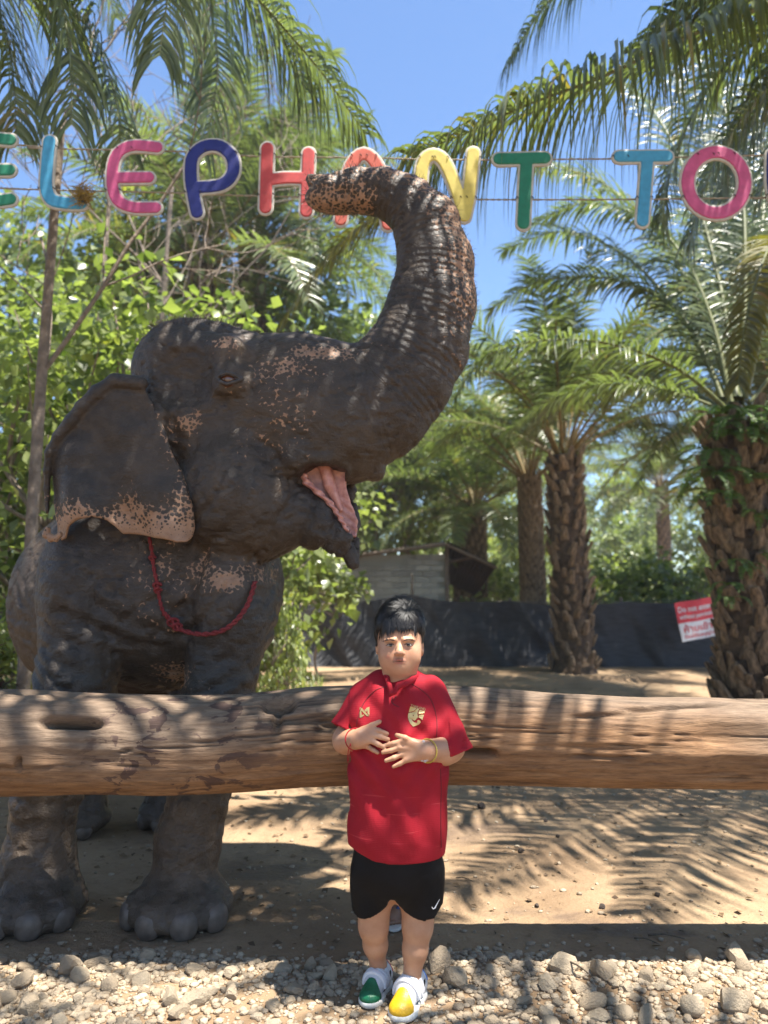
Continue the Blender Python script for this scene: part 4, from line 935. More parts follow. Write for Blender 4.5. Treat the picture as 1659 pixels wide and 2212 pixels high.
    pr += [
        # brow ridge and orbit, temple hollow, jaw and spout-like lower lip
        ep((490, 765), 3.42, 46, 44, .10, .05), ep((494, 822), 3.36, 46, 40, .07, .05),
        ep((405, 805), 3.32, 46, 66, .10, .07, 's'),
        ep((360, 815), 3.36, 30, 60, .06, .06, 's'),
        ep((560, 985), 3.25, 66, 36, .07, .08, 's'), ep((362, 985), 3.30, 16, 120, .10, .05, 's'),
        cp((545, 1112), (668, 1118), 96, 66, .06, .72, 3.60, 3.58),
        cp((668, 1120), (728, 1160), 62, 36, .05, .8, 3.58, 3.54), cp((728, 1160), (762, 1214), 35, 16, .03, .8, 3.54, 3.56),
        cp((700, 1075), (758, 1062), 40, 13, .03, .6, 3.70, 3.68), cp((758, 1060), (768, 1130), 12, 11, .02, .9, 3.68, 3.64), cp((768, 1130), (764, 1214), 11, 14, .02, .9, 3.64, 3.58),
        # upper lip flap under the trunk and the pad where the tusk would sit
        cp((640, 985), (700, 985), 38, 34, .04, .7, 3.44, 3.46), cp((760, 1010), (812, 1020), 30, 20, .04, 1.2, 3.58, 3.60),
        # the open mouth, cut through the near lip down to the inner face of the far one
        F(mouth_cut, .012, 's'),
        # trunk tip: nostril hollow and finger
        cp((655, 402), (676, 414), 15, 8, .015, 1.3, 3.60, 3.60, 's'), cp((690, 392), (670, 386), 15, 9, .02),
    ]
    pts = np.array([P(*a, Yh) for a, _, _ in TR], np.float32)
    cum = np.concatenate([[0], np.cumsum(np.linalg.norm(np.diff(pts, axis=0), axis=1))])
    rad = np.array([RM(*a, Yh, r) for a, r, _ in TR], np.float32)
    def trunk(q):
        best = np.full(len(q), 1e9, np.float32); ts = np.zeros(len(q), np.float32); side = np.zeros(len(q), np.float32); fr = np.zeros(len(q), np.float32)
        for i in range(len(pts)-1):
            ba = pts[i+1]-pts[i]; L_ = float(np.linalg.norm(ba)); t = np.clip(((q-pts[i])@ba)/L_**2, 0, 1)
            dv = q-pts[i]-t[:, None]*ba; r = rad[i]+(rad[i+1]-rad[i])*t
            d = np.sqrt((dv**2).sum(1))/r; m = d < best
            u = ba/L_; nrm = np.array([u[2], 0, -u[0]])      # towards the outer (right / top) side
            best[m] = d[m]; ts[m] = cum[i]+t[m]*L_; side[m] = (dv[m]@nrm)/r[m]; fr[m] = dv[m, 1]/r[m]
        return best, ts, side, fr
    def tw_(q):
        b, ts, s, f = trunk(q)
        return np.clip((ts-.16)/.5, 0, 1)*np.clip((1.5-b)/.3, 0, 1)
    def disp(q):
        n = fbm(q*np.array([8, 8, 8]), 2); fold = np.abs(2*fbm(q*np.array([11, 11, 24]), 2)-1)
        d = (.5-n)*.014+.011*np.clip(.14-fold, 0, 1)/.14
        b, ts, s, f = trunk(q)
        w_ = np.clip((ts-.16)/.5, 0, 1)*np.clip((1.5-b)/.3, 0, 1)
        ph = ts*2*math.pi/.052+6*vnoise(q*7)
        d = d+w_*(.0020*np.abs(np.sin(ph*.5))+.0005*np.sin(ph))
        # heavy folds of skin on chest, armpits and legs
        low = np.clip((1.55-q[:, 2])/.3, 0, 1)*np.clip((q[:, 2]-.25)/.3, 0, 1)
        n2 = vnoise(q*5)
        d = d+low*.011*np.sin(q[:, 2]*64+q[:, 0]*np.where(q[:, 0] < -.95, 30, -30)+n2*9)*np.clip(1.8*vnoise(q*3.1)-.45, 0, 1)
        # long skin folds sweeping from the shoulders to the neck
        nk = np.clip((2.1-q[:, 2])/.3, 0, 1)*np.clip((q[:, 2]-1.0)/.2, 0, 1)*np.clip((q[:, 0]+1.5)/.4, 0, 1)
        d = d+nk*.012*np.maximum(0, np.sin(q[:, 0]*40-q[:, 2]*26+n2*8))**3
        return d
    el = thing('elephant', 'elephant standing behind the log with raised curled trunk and open mouth', 'elephant', (-1.0, 4.0, 0))
    lo = (-2.62, 3.05, -.03); hi = (.62, 6.15, 3.62)
    V, Fq = surface(pr, lo, hi, .0125, disp)
    V[:, 2] = np.maximum(V[:, 2], .002)
    bq, ts, sd_, fr = trunk(V); tw = np.clip((ts-.10)/.5, 0, 1)*np.clip((1.55-bq)/.3, 0, 1)
    # unpigmented patches
    def blob(px, py, rx, ry, Y=3.35):
        c = P(px, py, Y); sx = RM(px, py, Y, rx); sz = RM(px, py, Y, ry)
        return np.exp(-((V[:, 0]-c.x)/sx)**2-((V[:, 2]-c.z)/sz)**2)*(V[:, 1] < 3.95)
    tl = ts/cum[-1]
    pig = tw*np.clip((tl-.30)/.25, 0, 1)*np.clip(sd_*.9+.42, 0, 1)*.66*np.clip(1.25-np.abs(tl-.66)*1.2, 0, 1)
    pig = np.maximum(pig, tw*np.clip((tl-.80)/.1, 0, 1)*np.clip(.75-.35*sd_, .2, 1)*.62)
    pig = np.maximum(pig, .75*blob(685, 752, 90, 26)); pig = np.maximum(pig, .55*blob(610, 790, 80, 40)); pig = np.maximum(pig, .72*blob(490, 742, 34, 20))
    pig = np.maximum(pig, .66*blob(412, 905, 34, 38)); pig = np.maximum(pig, .36*blob(600, 900, 90, 120)); pig = np.maximum(pig, .34*blob(330, 1250, 90, 120))
    pig = np.maximum(pig, 1.15*blob(490, 1255, 40, 24, 3.4)); pig = np.maximum(pig, .6*blob(430, 1225, 44, 46, 3.4)); pig = np.maximum(pig, .4*blob(330, 930, 60, 60))
    pig = np.maximum(pig, .8*blob(345, 1470, 62, 30)); pig = np.maximum(pig, .5*blob(560, 1235, 120, 30))
    dust = np.clip((.75-V[:, 2])/.6, 0, 1)*.38+.10*np.clip((V[:, 1]-4.0)/.6, 0, 1)+.10
    obj('body', V, Fq, M_EL, el, True, dict(pig=pig, ts=ts, tw=tw, dust=dust))
    # ------------- near ear
    EAR = [(283, 812), (246, 812), (208, 836), (176, 868), (149, 901), (122, 932), (104, 965), (97, 1005), (94, 1050), (95, 1090), (97, 1124), (94, 1150), (106, 1164), (122, 1160), (139, 1136), (165, 1122), (198, 1116), (223, 1122),
           (240, 1136), (253, 1150), (274, 1150), (298, 1154), (328, 1160), (357, 1166), (380, 1172), (398, 1170), (409, 1158), (414, 1136), (412, 1095), (400, 1050), (385, 1010), (367, 975), (355, 930), (335, 890), (320, 850), (300, 822)]
    Ye = 3.30
    poly = np.array([[P(x, y, Ye).x, P(x, y, Ye).z] for x, y in EAR], np.float32)
    def d2(q2):
        a = poly; b = np.roll(poly, -1, 0); best = np.full(len(q2), 1e9, np.float32); ins = np.zeros(len(q2), bool)
        for p0, p1 in zip(a, b):
            e = p1-p0; w_ = q2-p0; t = np.clip((w_@e)/max(1e-9, float(e@e)), 0, 1); dv = w_-t[:, None]*e
            best = np.minimum(best, (dv**2).sum(1))
            c1 = (p0[1] <= q2[:, 1]) & (p1[1] > q2[:, 1]); c2 = (p0[1] > q2[:, 1]) & (p1[1] <= q2[:, 1])
            cr = e[0]*w_[:, 1]-e[1]*w_[:, 0]
            ins ^= (c1 & (cr > 0)) | (c2 & (cr < 0))
        return np.sqrt(best)*np.where(ins, -1, 1)
    pc = P(330, 930, Ye); pl = P(94, 1050, Ye)
    def ysurf(x, z):
        u = (pc.x-x)/(pc.x-pl.x)
        q = np.stack([x*5, z*5, 0*x], 1)
        return Ye+.02-.02*u+.10*u*u+.038*np.sin(x*17+z*5)*np.clip((pc.z+.05-z)/.4, 0, 1)+(vnoise(q)-.5)*.06+(vnoise(q*2.3)-.5)*.022
    def efn(q):
        d = d2(q[:, [0, 2]])
        y = q[:, 1]-ysurf(q[:, 0], q[:, 2])
        th = .009
        w_ = np.stack([d+th, np.abs(y)-.001], 1)
        return np.minimum(w_.max(1), 0)+np.sqrt((np.maximum(w_, 0)**2).sum(1))-th
    er = [F(efn)]
    # the rolled-over upper rim
    rim = [(300, 822), (246, 818), (208, 842), (176, 872), (149, 905), (122, 938), (105, 972), (99, 1010), (97, 1052), (98, 1100)]
    rr = [16, 18, 17, 16, 15, 13, 11, 8, 6, 4]
    for (a, b_, ra, rb) in zip(rim[:-1], rim[1:], rr[:-1], rr[1:]):
        pa, pb = P(*a, Ye), P(*b_, Ye)
        ya = float(ysurf(np.array([pa.x]), np.array([pa.z]))[0]); yb = float(ysurf(np.array([pb.x]), np.array([pb.z]))[0])
        pa = P(a[0]+4, a[1]+6, ya-.012); pb = P(b_[0]+4, b_[1]+6, yb-.012)
        er.append(C(pa, pb, RM(*a, Ye, ra), RM(*b_, Ye, rb), .012))
    for (x, y, r) in ((100, 1155, 7), (110, 1162, 8), (122, 1163, 7), (130, 1155, 6), (103, 1145, 6)):
        er.append(E(P(x, y, Ye+.05), (RM(x, y, Ye, r), .02, RM(x, y, Ye, r*1.3)), .008))
    V, Fq = surface(er, (-1.72, 3.10, 1.42), (-.85, 3.62, 2.55), .0062, lambda q: (.5-fbm(q*np.array([16, 16, 16]), 2))*.008)
    d = d2(V[:, [0, 2]]); zb = P(240, 1150, Ye).z; nn = fbm(V*6, 2)
    edge = np.clip((zb+.21+.10*(nn-.5)*2-V[:, 2])/.17, 0, 1)
    pig = edge*.97
    pig = np.maximum(pig, np.clip((V[:, 0]-P(330, 0, Ye).x)/.12, 0, 1)*np.clip((-.0-d*-1+.07)/.07, 0, 1)*.5)
    z0 = np.zeros(len(V)); obj('ear', V, Fq, M_EL, el, True, dict(pig=pig, ts=z0, tw=z0, dust=z0+.05))
    # ------------- mouth lining, tongue, eye, toenails, hairs
    mp, nt, b = new_mat('mouth_pink'); v = coords(nt); fo = noise(nt, coords(nt, (1, 1, 1)), 40, 4)
    L(nt, ramp(nt, fo, [(.3, (.42, .16, .13)), (.7, (.66, .33, .25))]).outputs[0], b.inputs['Base Color']); b.inputs['Roughness'].default_value = .35
    L(nt, bump(nt, noise(nt, v, 90), .5, .004), b.inputs['Normal']); b.inputs['Subsurface Weight'].default_value = .1
    def floor_(q): return np.maximum(pd2(MP, q[:, [0, 2]])-.012, np.abs(q[:, 1]-3.60+.25*np.maximum(0, .02+pd2(MP, q[:, [0, 2]])))-.022)
    solid('mouth_lining', [F(floor_)], P(630, 1180, 3.3)-Vector((.02, .05, .02)), P(800, 980, 3.75)+Vector((.02, .1, .02)), .006, mp, el, lambda q: .0018*np.sin(q[:, 2]*150+q[:, 0]*110)*np.clip((P(0, 1060, 3.5).z-q[:, 2])*20, .2, 1))
    rimp = [(658, 1030), (662, 1042), (688, 1064), (714, 1088), (736, 1120), (750, 1147)]; rims = []
    ry = []
    for x, y in rimp:
        hh = hit(pr, x-7, y+9, 2.8, 4.0); ry.append((hh.y if hh else 3.4)+.016)
    for k in range(5): rims.append(cp(rimp[k], rimp[k+1], 8-k*.8, 7.2-k*.8, .01, 1.5, ry[k], ry[k+1]))
    solid('lip_edge', rims, P(630, 1180, 3.2)-Vector((.02, .05, .02)), P(800, 980, 3.75)+Vector((.02, .1, .02)), .005, mp, el, lambda q: .0025*np.sin(q[:, 2]*260+q[:, 0]*120))
    solid('tongue', [cp((700, 1000), (712, 1050), 15, 13, .01, 1.2, 3.56, 3.55), cp((712, 1050), (734, 1100), 13, 7, .01, 1.2, 3.55, 3.56)], P(670, 1150, 3.3)-Vector((.02, .05, .02)), P(780, 980, 3.7)+Vector((.02, .1, .02)), .006, mp, el)
    ME = simple('eye_wet', (.11, .045, .02), .08, .3, 60, 0, spec=.8)
    h = hit(pr, 491, 818, 2.6, 4.2) or P(491, 818, 3.35)
    ball = E(h+Vector((0, .026, 0)), (.040, .034, .036))
    solid('eye', [ball], h-Vector((.05, .04, .05)), h+Vector((.06, .07, .05)), .003, ME, el)
    LID = simple('eyelid_skin', (.045, .036, .031), .6, .3, 50, .4)
    lid = []
    for sgn, up in ((1, 8), (-1, -7)):
        ptsl = [P(468, 816, h.y+.004), P(478, 818-up*1.1, h.y-.014), P(490, 818-up*1.6, h.y-.017), P(504, 818-up*1.1, h.y-.012), P(522, 819, h.y+.006)]
        for a, b_ in zip(ptsl[:-1], ptsl[1:]): lid.append(C(a, b_, .008, .008, .004))
    solid('eyelid', lid, h-Vector((.08, .06, .06)), h+Vector((.10, .08, .06)), .003, LID, el)
    NAIL = simple('toenail', (.105, .082, .066), .5, .35, 25, .4)
    for g, sc in zip(feet, (1, .9)):
        for a in (-62, -22, 18, 56):
            r = math.radians(a); c = Vector((g.x+math.sin(r)*.214*sc, g.y-math.cos(r)*.214, .055))
            R_ = Matrix.Rotation(r, 3, 'Z')
            rt = np.array(R_)
            lo_ = c-Vector((.09, .09, .06)); hi_ = c+Vector((.09, .09, .08))
            solid('toenail', [E(c, (.056, .036, .062), 0, 'u', rt), F(lambda q: -(q[:, 2]-.006), 0, 'i')], lo_, hi_, .006, NAIL, el)
    for (hx, hy) in ((-1.78, 4.62), (-1.28, 4.78)):
        for a in (-50, -8, 34):
            r = math.radians(a); c = Vector((hx+math.sin(r)*.175, hy-.03-math.cos(r)*.175, .055))
            solid('toenail', [E(c, (.045, .03, .05), 0, 'u', np.array(Matrix.Rotation(r, 3, 'Z')))], c-Vector((.08, .08, .054)), c+Vector((.08, .08, .07)), .008, NAIL, el)
    # bristles on crown, trunk and lip
    rnd = random.Random(5); V_, F_ = [], []
    me = [o for o in el.children if o.name.startswith('body')][0].data
    co = np.empty(len(me.vertices)*3, np.float32); me.vertices.foreach_get('co', co); co = co.reshape(-1, 3)+np.array(el.location, np.float32)
    no = np.empty(len(me.vertices)*3, np.float32); me.vertex_normals.foreach_get('vector', no); no = no.reshape(-1, 3)
    c1 = (co[:, 2] > 2.62) & (co[:, 1] < 4.0) & (no[:, 2] > .1) & (tw < .2)
    c2 = (tw > .6) & (rnd.random() < 2); c3 = (co[:, 0] > P(690, 1100, 3.6).x) & (co[:, 2] < P(700, 1050, 3.6).z) & (co[:, 2] > P(700, 1240, 3.6).z)
    c4 = (tl > .9) & (tw > .6)
    for m_, n_, l_ in ((c1, 1500, .03), (c2, 2600, .022), (c3, 500, .025), (c4, 350, .05)):
        ids = np.flatnonzero(m_)
        if not len(ids): continue
        for i in rnd.choices(list(ids), k=n_):
            p = Vector(co[i]); n = Vector(no[i]); l = l_*rnd.uniform(.5, 1.4)
            d = (n+Vector((rnd.uniform(-.6, .6), rnd.uniform(-.6, .6), rnd.uniform(-.6, .6)))).normalized()
            s = d.cross(Vector((rnd.uniform(-1, 1), rnd.uniform(-1, 1), rnd.uniform(-1, 1)))).normalized()*.0009
            k = len(V_); e = p+d*l+Vector((rnd.uniform(-.3, .3), 0, rnd.uniform(-.5, .1)))*l*.5
            V_ += [p-s, p+s, p+d*l*.6+s*.8, p+d*l*.6-s*.8, e]; F_ += [(k, k+1, k+2, k+3), (k+3, k+2, k+4)]
    hr = obj('bristles', V_, F_, simple('bristle_hair', (.10, .075, .06), .5, .4, 30, 0), el); hr['kind'] = 'stuff'
    # ------------- the red rope round its neck
    rp = [(322, 1160), (328, 1190), (332, 1225), (339, 1258), (345, 1295), (353, 1322), (370, 1340), (398, 1360), (436, 1370), (478, 1363), (508, 1343), (530, 1315), (543, 1285), (551, 1256)]
    path = []
    for x, y in rp:
        q = hit(pr, x, y, 2.5, 5.2); path.append((q if q else P(x, y, 3.5))-ray(x, y)*.012)
    for i in range(1, len(path)-1):           # a hanging rope does not follow every fold
        path[i].y = min(path[i].y, (path[i-1].y+path[i+1].y)/2+.01)
    path = spline(path, 90)
    V_, F_ = [], []
    rr_ = [.007 if i < 36 else .0092 for i in range(len(path))]
    for ph in (0, math.pi):
        st = []
        for i, p in enumerate(path):
            t = (path[min(i+1, 90)]-path[max(i-1, 0)]).normalized(); x = t.cross(Vector((0, 1, 0))).normalized(); y = t.cross(x)
            a = i*1.05+ph; st.append(p+(x*math.cos(a)+y*math.sin(a))*rr_[i]*.62)
        tube(st, [r*.75 for r in rr_], 7, True, V_, F_)
    for k_, r_ in ((22, .016), (24, .014), (43, .024), (46, .02), (10, .012)):
        p = path[k_]; ring = [p+Vector((math.cos(a)*r_, -.004+math.sin(a*2)*.006, math.sin(a)*r_*.7)) for a in np.linspace(0, 5.6, 14)]
        tube(ring, .007, 6, True, V_, F_)
    o = obj('neck_rope', V_, F_, simple('rope_red', (.20, .022, .022), .85, .4, 160, .8), None)
    tag(o, 'red twisted rope hanging round the elephant\'s neck', 'rope')
    return pr
EL = elephant()
# ================================================================ people
def skin_mat(name, lo, hi):
    m, nt, b = new_mat(name); v = coords(nt)
    c = ramp(nt, noise(nt, v, 18, 4), [(.3, lo), (.7, hi)]).outputs[0]
    c = mixc(nt, attr(nt, 'red'), c, (.36, .105, .085)); c = mixc(nt, attr(nt, 'dark'), c, (.035, .02, .014))
    L(nt, c, b.inputs['Base Color']); b.inputs['Roughness'].default_value = .48; b.inputs['Specular IOR Level'].default_value = .4
    b.inputs['Subsurface Weight'].default_value = .12; b.inputs['Subsurface Radius'].default_value = (.012, .005, .003); b.inputs['Subsurface Scale'].default_value = .6
    L(nt, bump(nt, noise(nt, v, 420, 3), .12, .001), b.inputs['Normal'])
    return m
def knit(name, col):
    m, nt, b = new_mat(name); v = coords(nt)
    c = ramp(nt, noise(nt, v, 11, 4), [(.3, tuple(x*.86 for x in col)), (.7, tuple(min(1, x*1.1) for x in col))]).outputs[0]
    # faint broken horizontal lines woven into the lower half, fine vertical ribs
    tc = nt.nodes.new('ShaderNodeTexCoord'); sp = nt.nodes.new('ShaderNodeSeparateXYZ'); L(nt, tc.outputs['Object'], sp.inputs[0])
    ln = noise(nt, coords(nt, (6, 6, 110)), 1.0, 2); lm = ramp(nt, ln, [(.66, (0, 0, 0)), (.70, (1, 1, 1))]).outputs[0]
    low = math_n(nt, 'MULTIPLY', math_n(nt, 'SUBTRACT', .82, sp.outputs['Z']), 6.0, clamp=True)
    c = mixc(nt, math_n(nt, 'MULTIPLY', math_n(nt, 'MULTIPLY', lm, low), .35), c, (.66, .10, .10))
    L(nt, c, b.inputs['Base Color']); b.inputs['Roughness'].default_value = .75; b.inputs['Specular IOR Level'].default_value = .2
    rib = math_n(nt, 'SINE', math_n(nt, 'MULTIPLY', sp.outputs['X'], 1500.0)); rz = math_n(nt, 'SINE', math_n(nt, 'MULTIPLY', sp.outputs['Z'], 1100.0))
    nb = bump(nt, math_n(nt, 'MULTIPLY_ADD', rz, .5, rib), .25, .0012)
    nb = bump(nt, noise(nt, coords(nt, (1, 1, .45)), 26, 3, .5, .6), .28, .010, nb)
    L(nt, nb, b.inputs['Normal'])
    return m
M_SKIN = skin_mat('boy_skin', (.43, .215, .122), (.53, .30, .185))
M_RED = knit('red_knit', (.31, .010, .020))
M_GOLD = simple('gold_print', (.50, .38, .17), .38, .15, 60, .1, metal=.55)
M_BLACKC = simple('black_nylon', (.0035, .0035, .0045), .6, .3, 14, .35, spec=.2, bdist=.008)
M_HAIR = simple('black_hair', (.010, .008, .007), .42, .5, 60, .0, spec=.35)
M_WHITE = simple('white_leather', (.58, .58, .59), .45, .08, 60, .2)
def decal(name, poly, prims, mat, parent, lift=.0015, thick=.001, t=(2.2, 3.1), holes=()):
    """a flat print cut to shape and laid on the cloth"""
    pts = [Vector((x, y, 0)) for x, y in poly]
    def rs(l):
        out = []
        for a, b in zip(l, l[1:]+l[:1]):
            n = max(1, int((b-a).length/2.5)); out += [a.lerp(b, i/n) for i in range(n)]
        return out
    pts = rs(pts)
    loops = [pts]+[[Vector((x, y, 0)) for x, y in h] for h in holes]
    tris = tessellate_polygon(loops); flat = [p for l in loops for p in l]
    V = [(hit(prims, p.x, p.y, *t) or P(p.x, p.y, 2.58))-ray(p.x, p.y)*lift for p in flat]
    n = len(V); V2 = V+[v+ray(p.x, p.y)*thick for v, p in zip(V, flat)]
    Fc = [tuple(f) for f in tris]+[tuple(i+n for i in f)[::-1] for f in tris]
    k = 0
    for l in loops:
        m = len(l)
        for i in range(m): Fc.append((k+i, k+(i+1) % m, n+k+(i+1) % m, n+k+i))
        k += m
    return obj(name, V2, Fc, mat, parent, False)
def strip(path_px, wpx, prims, lift=.002, t=(2.2, 3.2)):
    V, Fc = [], []
    pp = [(hit(prims, x, y, *t) or P(x, y, 2.6))-ray(x, y)*lift for x, y in path_px]
    return tube(pp, wpx*2.65/FPX, 6, True, V, Fc)
def shoe(name_label, heel, toe, left, cap_mat, tab_mat, parent, z0=.0):
    """heel and toe on the ground; built along +x then turned"""
    Ls = (toe-heel).length; k = Ls/.235
    up = [C((.035, 0, .050), (.05, 0, .085), .034, .029, .02, ys=.95), C((.04, 0, .045), (.115, 0, .052), .036, .038, .03), C((.115, 0, .050), (.180, .004, .030), .037, .024, .03), E((.176, .004, .028), (.044, .041, .026), .02),
          F(lambda q: -(q[:, 2]-.012), 0, 'i'), C((.048, 0, .085), (.052, 0, .14), .022, .024, .006, 's')]
    sole = [E((.048, 0, .014), (.050, .040, .028), .02), E((.165, .005, .014), (.060, .046, .026), .02), C((.05, 0, .012), (.16, .004, .012), .034, .040, .03),
            F(lambda q: np.maximum(-(q[:, 2]-.001), q[:, 2]-.024), 0, 'i')]
    lo, hi = (-.02, -.07, -.006), (.25, .07, .15)
    ang = math.atan2(toe.y-heel.y, toe.x-heel.x)
    M = Matrix.Translation((heel.x, heel.y, z0)) @ Matrix.Rotation(ang, 4, 'Z') @ Matrix.Scale(k, 4)
    th = link('shoe', None, parent)
    def part(nm, prims, h, mat, disp=None):
        V, Fq = surface(prims, lo, hi, h, disp, cull=False)
        V = np.array([M @ Vector(v) for v in V], np.float32)
        o = obj(nm, V, Fq, mat, parent); return o
    bpy.data.objects.remove(th)
    o = part('shoe', up, .003, M_WHITE); o['label'] = name_label
    def sub(nm, prims, h, mat):
        V, Fq = surface(prims, lo, hi, h, None, cull=False)
        V = np.array([M @ Vector(v) for v in V], np.float32)-np.array(parent.location, np.float32)
        return link(nm, make_mesh(nm, V, Fq, mat), o)
    infl = lambda e, fn: [F(lambda q: np.maximum(sdf(up, q)-e, fn(q)), 0, 'u')]
    sub('sole', sole, .0035, simple('sole_rubber', (.70, .68, .62), .6, .12, 60, .2))
    sub('toe_cap', infl(.0022, lambda q: np.maximum(.150-q[:, 0]+np.maximum(np.abs(q[:, 1])-.014, 0)*.55, -(q[:, 2]-.017))), .0024, cap_mat)
    sub('heel_tab', infl(.0025, lambda q: np.maximum(np.maximum(q[:, 0]-.024, .058-q[:, 2]), q[:, 2]-.1)), .0024, tab_mat)
    STRAPM = simple('strap_white', (.66, .66, .68), .5, .06, 60, .2)
    for x in (.084, .108, .131):
        sub('strap', infl(.008, lambda q, x=x: np.maximum(np.abs(q[:, 0]-x-(.10-q[:, 2])*-.12)-.0085, .040+(.016 if left else .0)*0-q[:, 2])), .0022, STRAPM)
    sd_ = -1
    for x in (.070, .092, .114):
        sub('stripe', infl(.0016, lambda q, x=x: np.maximum(np.maximum(np.abs(q[:, 0]-x-(q[:, 2]-.03)*-.55)-.0062, np.abs(q[:, 2]-.046)-.025), .008-q[:, 1])), .0022, M_BLACKC)
    tg = simple('tongue_label_red', (.5, .03, .03), .5, .1)
    sub('tongue', [C((.072, 0, .085), (.066, 0, .118), .006, .005, .01, ys=1), F(lambda q: np.maximum(np.maximum(np.abs(q[:, 1])-.024, np.abs((q[:, 0]-.071)+(q[:, 2]-.09)*.25)-.005), np.abs(q[:, 2]-.095)-.026), .004)], .003, M_WHITE)
    sub('tongue_label', [F(lambda q: np.maximum(np.maximum(np.abs(q[:, 1]+.010)-.007, np.abs((q[:, 0]-.0775)+(q[:, 2]-.09)*.25)-.002), np.abs(q[:, 2]-.106)-.006))], .0022, tg)
    return o

def boy():
    T = 2.70
    def c(a, b, ra, rb, k=.012, ys=1.0, op='u'):
        ya = a[2] if len(a) > 2 else T; yb = b[2] if len(b) > 2 else T
        return C(P(a[0], a[1], ya), P(b[0], b[1], yb), RM(a[0], a[1], ya, ra), RM(b[0], b[1], yb, rb), k, op, ys)
    def e(a, rx, rz, ry, k=.012, op='u', rot=None):
        return E(P(*a), (RM(*a, rx), ry, RM(*a, rz)), k, op, rot)
    b_ = thing('person', 'boy in a red football shirt and black shorts standing in front of the log', 'person', (0.05, 2.72, 0))
    # ---- shirt and shorts first: hands rest on them
    hem = P(858, 1866, 2.58).z
    HX = [P(x, 1850, 2.58).x for x in (757, 780, 806, 840, 880, 956)]; HZ = [P(860, y, 2.58).z for y in (1846, 1854, 1865, 1869, 1870, 1868)]
    def hemf(q): return np.interp(q[:, 0], HX, HZ)-q[:, 2]
    la, lb = np.array(P(792, 1500, 2.71)), np.array(P(745, 1577, 2.68)); ra_, rb_ = np.array(P(930, 1502, 2.71)), np.array(P(984, 1632, 2.665))
    lu = (lb-la)/np.linalg.norm(lb-la); ru = (rb_-ra_)/np.linalg.norm(rb_-ra_)
    torso = [c((862, 1530), (861, 1650, 2.685), 88, 97, .04, .66), c((861, 1650, 2.685), (858, 1780, 2.69), 97, 97, .05, .68), c((858, 1780, 2.69), (857, 1905, 2.70), 97, 101, .05, .68),
             c((808, 1494, 2.72), (922, 1494, 2.72), 32, 32, .03, .9), c((838, 1476, 2.73), (890, 1476, 2.73), 24, 24, .03), c((826, 1560, 2.64), (900, 1560, 2.64), 44, 44, .05, .55)]
    slv = [C(la, lb+lu*.05, RM(792, 1500, T, 34), RM(745, 1577, T, 32), .02), C(ra_, rb_+ru*.05, RM(930, 1502, T, 37), RM(977, 1617, T, 43), .02)]
    def cutl(q): return np.where(q[:, 0] < la[0]-.01, (q-lb)@lu.astype(np.float32), -1.0)
    def cutr(q): return np.where(q[:, 0] > ra_[0]+.01, (q-rb_)@ru.astype(np.float32), -1.0)
    # sleeves are cut open before they join the body
    def sleeves(q):
        dl = np.maximum(pd(slv[0], q), (q-lb)@lu.astype(np.float32)); dr = np.maximum(pd(slv[1], q), (q-rb_)@ru.astype(np.float32))
        rl, rr = slv[0][4]-.007, slv[1][4]-.007
        hl = C(lb-lu*.03, lb+lu*.06, rl*.9, rl); hr = C(rb_-ru*.035, rb_+ru*.06, rr*.9, rr)
        dl = np.maximum(dl, -pd(hl, q)); dr = np.maximum(dr, -pd(hr, q))
        return np.minimum(dl, dr)
    neck_hole = c((864, 1425, 2.715), (864, 1478, 2.705), 31, 33, .008, 1.0, 's')
    vee = c((851, 1466, 2.59), (848, 1499, 2.575), 13, 3, .004, 2.0, 's')
    shirt = torso+[F(sleeves, .022), F(hemf, 0, 'i'), neck_hole, vee]
    def fold(q):
        n = fbm(q*np.array([9, 9, 5]), 2); n2 = vnoise(q*np.array([5, 5, 4])+3)
        d = (.5-n)*.016
        s = np.sin((q[:, 2]*38+q[:, 0]*55)+n2*6); d = d+.0045*s*np.clip((vnoise(q*3.3+9)-.35)*3, 0, 1)
        # pull lines from the armpits across the belly
        d = d+.005*np.sin((q[:, 2]-.9)*60-(q[:, 0]-.05)*np.sign(q[:, 0]-.05)*70)*np.clip((1.0-q[:, 2])/.1, 0, 1)*np.clip((q[:, 2]-.70)/.1, 0, 1)
        d = d+.0045*np.sin(q[:, 0]*46+n2*5)*np.clip((.80-q[:, 2])/.2, 0, 1)
        return d*np.clip((q[:, 2]-hem-.012)/.05, .0, 1)*np.where(np.abs(q[:, 0]-.05) > .17, .35, 1)
    lo, hi = P(700, 1900, 2.7)-Vector((.02, .16, .03)), P(1020, 1430, 2.7)+Vector((.03, .18, .03))
    V, Fq = surface(shirt, lo, hi, .0042, fold)
    shirt0 = shirt; shirt = [F(lambda q: sdf(shirt0, q)+fold(q))]
    sh = obj('shirt', V, Fq, M_RED, b_)
    # surface used for laying hands and prints on
    # collar, seams, prints
    col = []
    ring = [(846, 1498, 2.576), (842, 1484, 2.592), (837, 1469, 2.625), (832, 1456, 2.675), (834, 1448, 2.73), (848, 1443, 2.785), (866, 1441, 2.80), (884, 1443, 2.785), (898, 1449, 2.73), (899, 1459, 2.675), (891, 1470, 2.625), (874, 1479, 2.596), (859, 1483, 2.586), (852, 1496, 2.576)]
    for a, b2 in zip(ring[:-1], ring[1:]): col.append(c(a, b2, 5, 5, .004)); col.append(c((a[0], a[1]-5, a[2]+.006), (b2[0], b2[1]-5, b2[2]+.006), 4, 4, .006) if a[1] < 1490 and b2[1] < 1490 else c(a, b2, 4, 4, .004))
    V, Fq = surface(col, lo, hi+Vector((0, .05, .05)), .003); link('collar', make_mesh('collar', V-np.array(b_.location, np.float32), Fq, M_RED), sh)
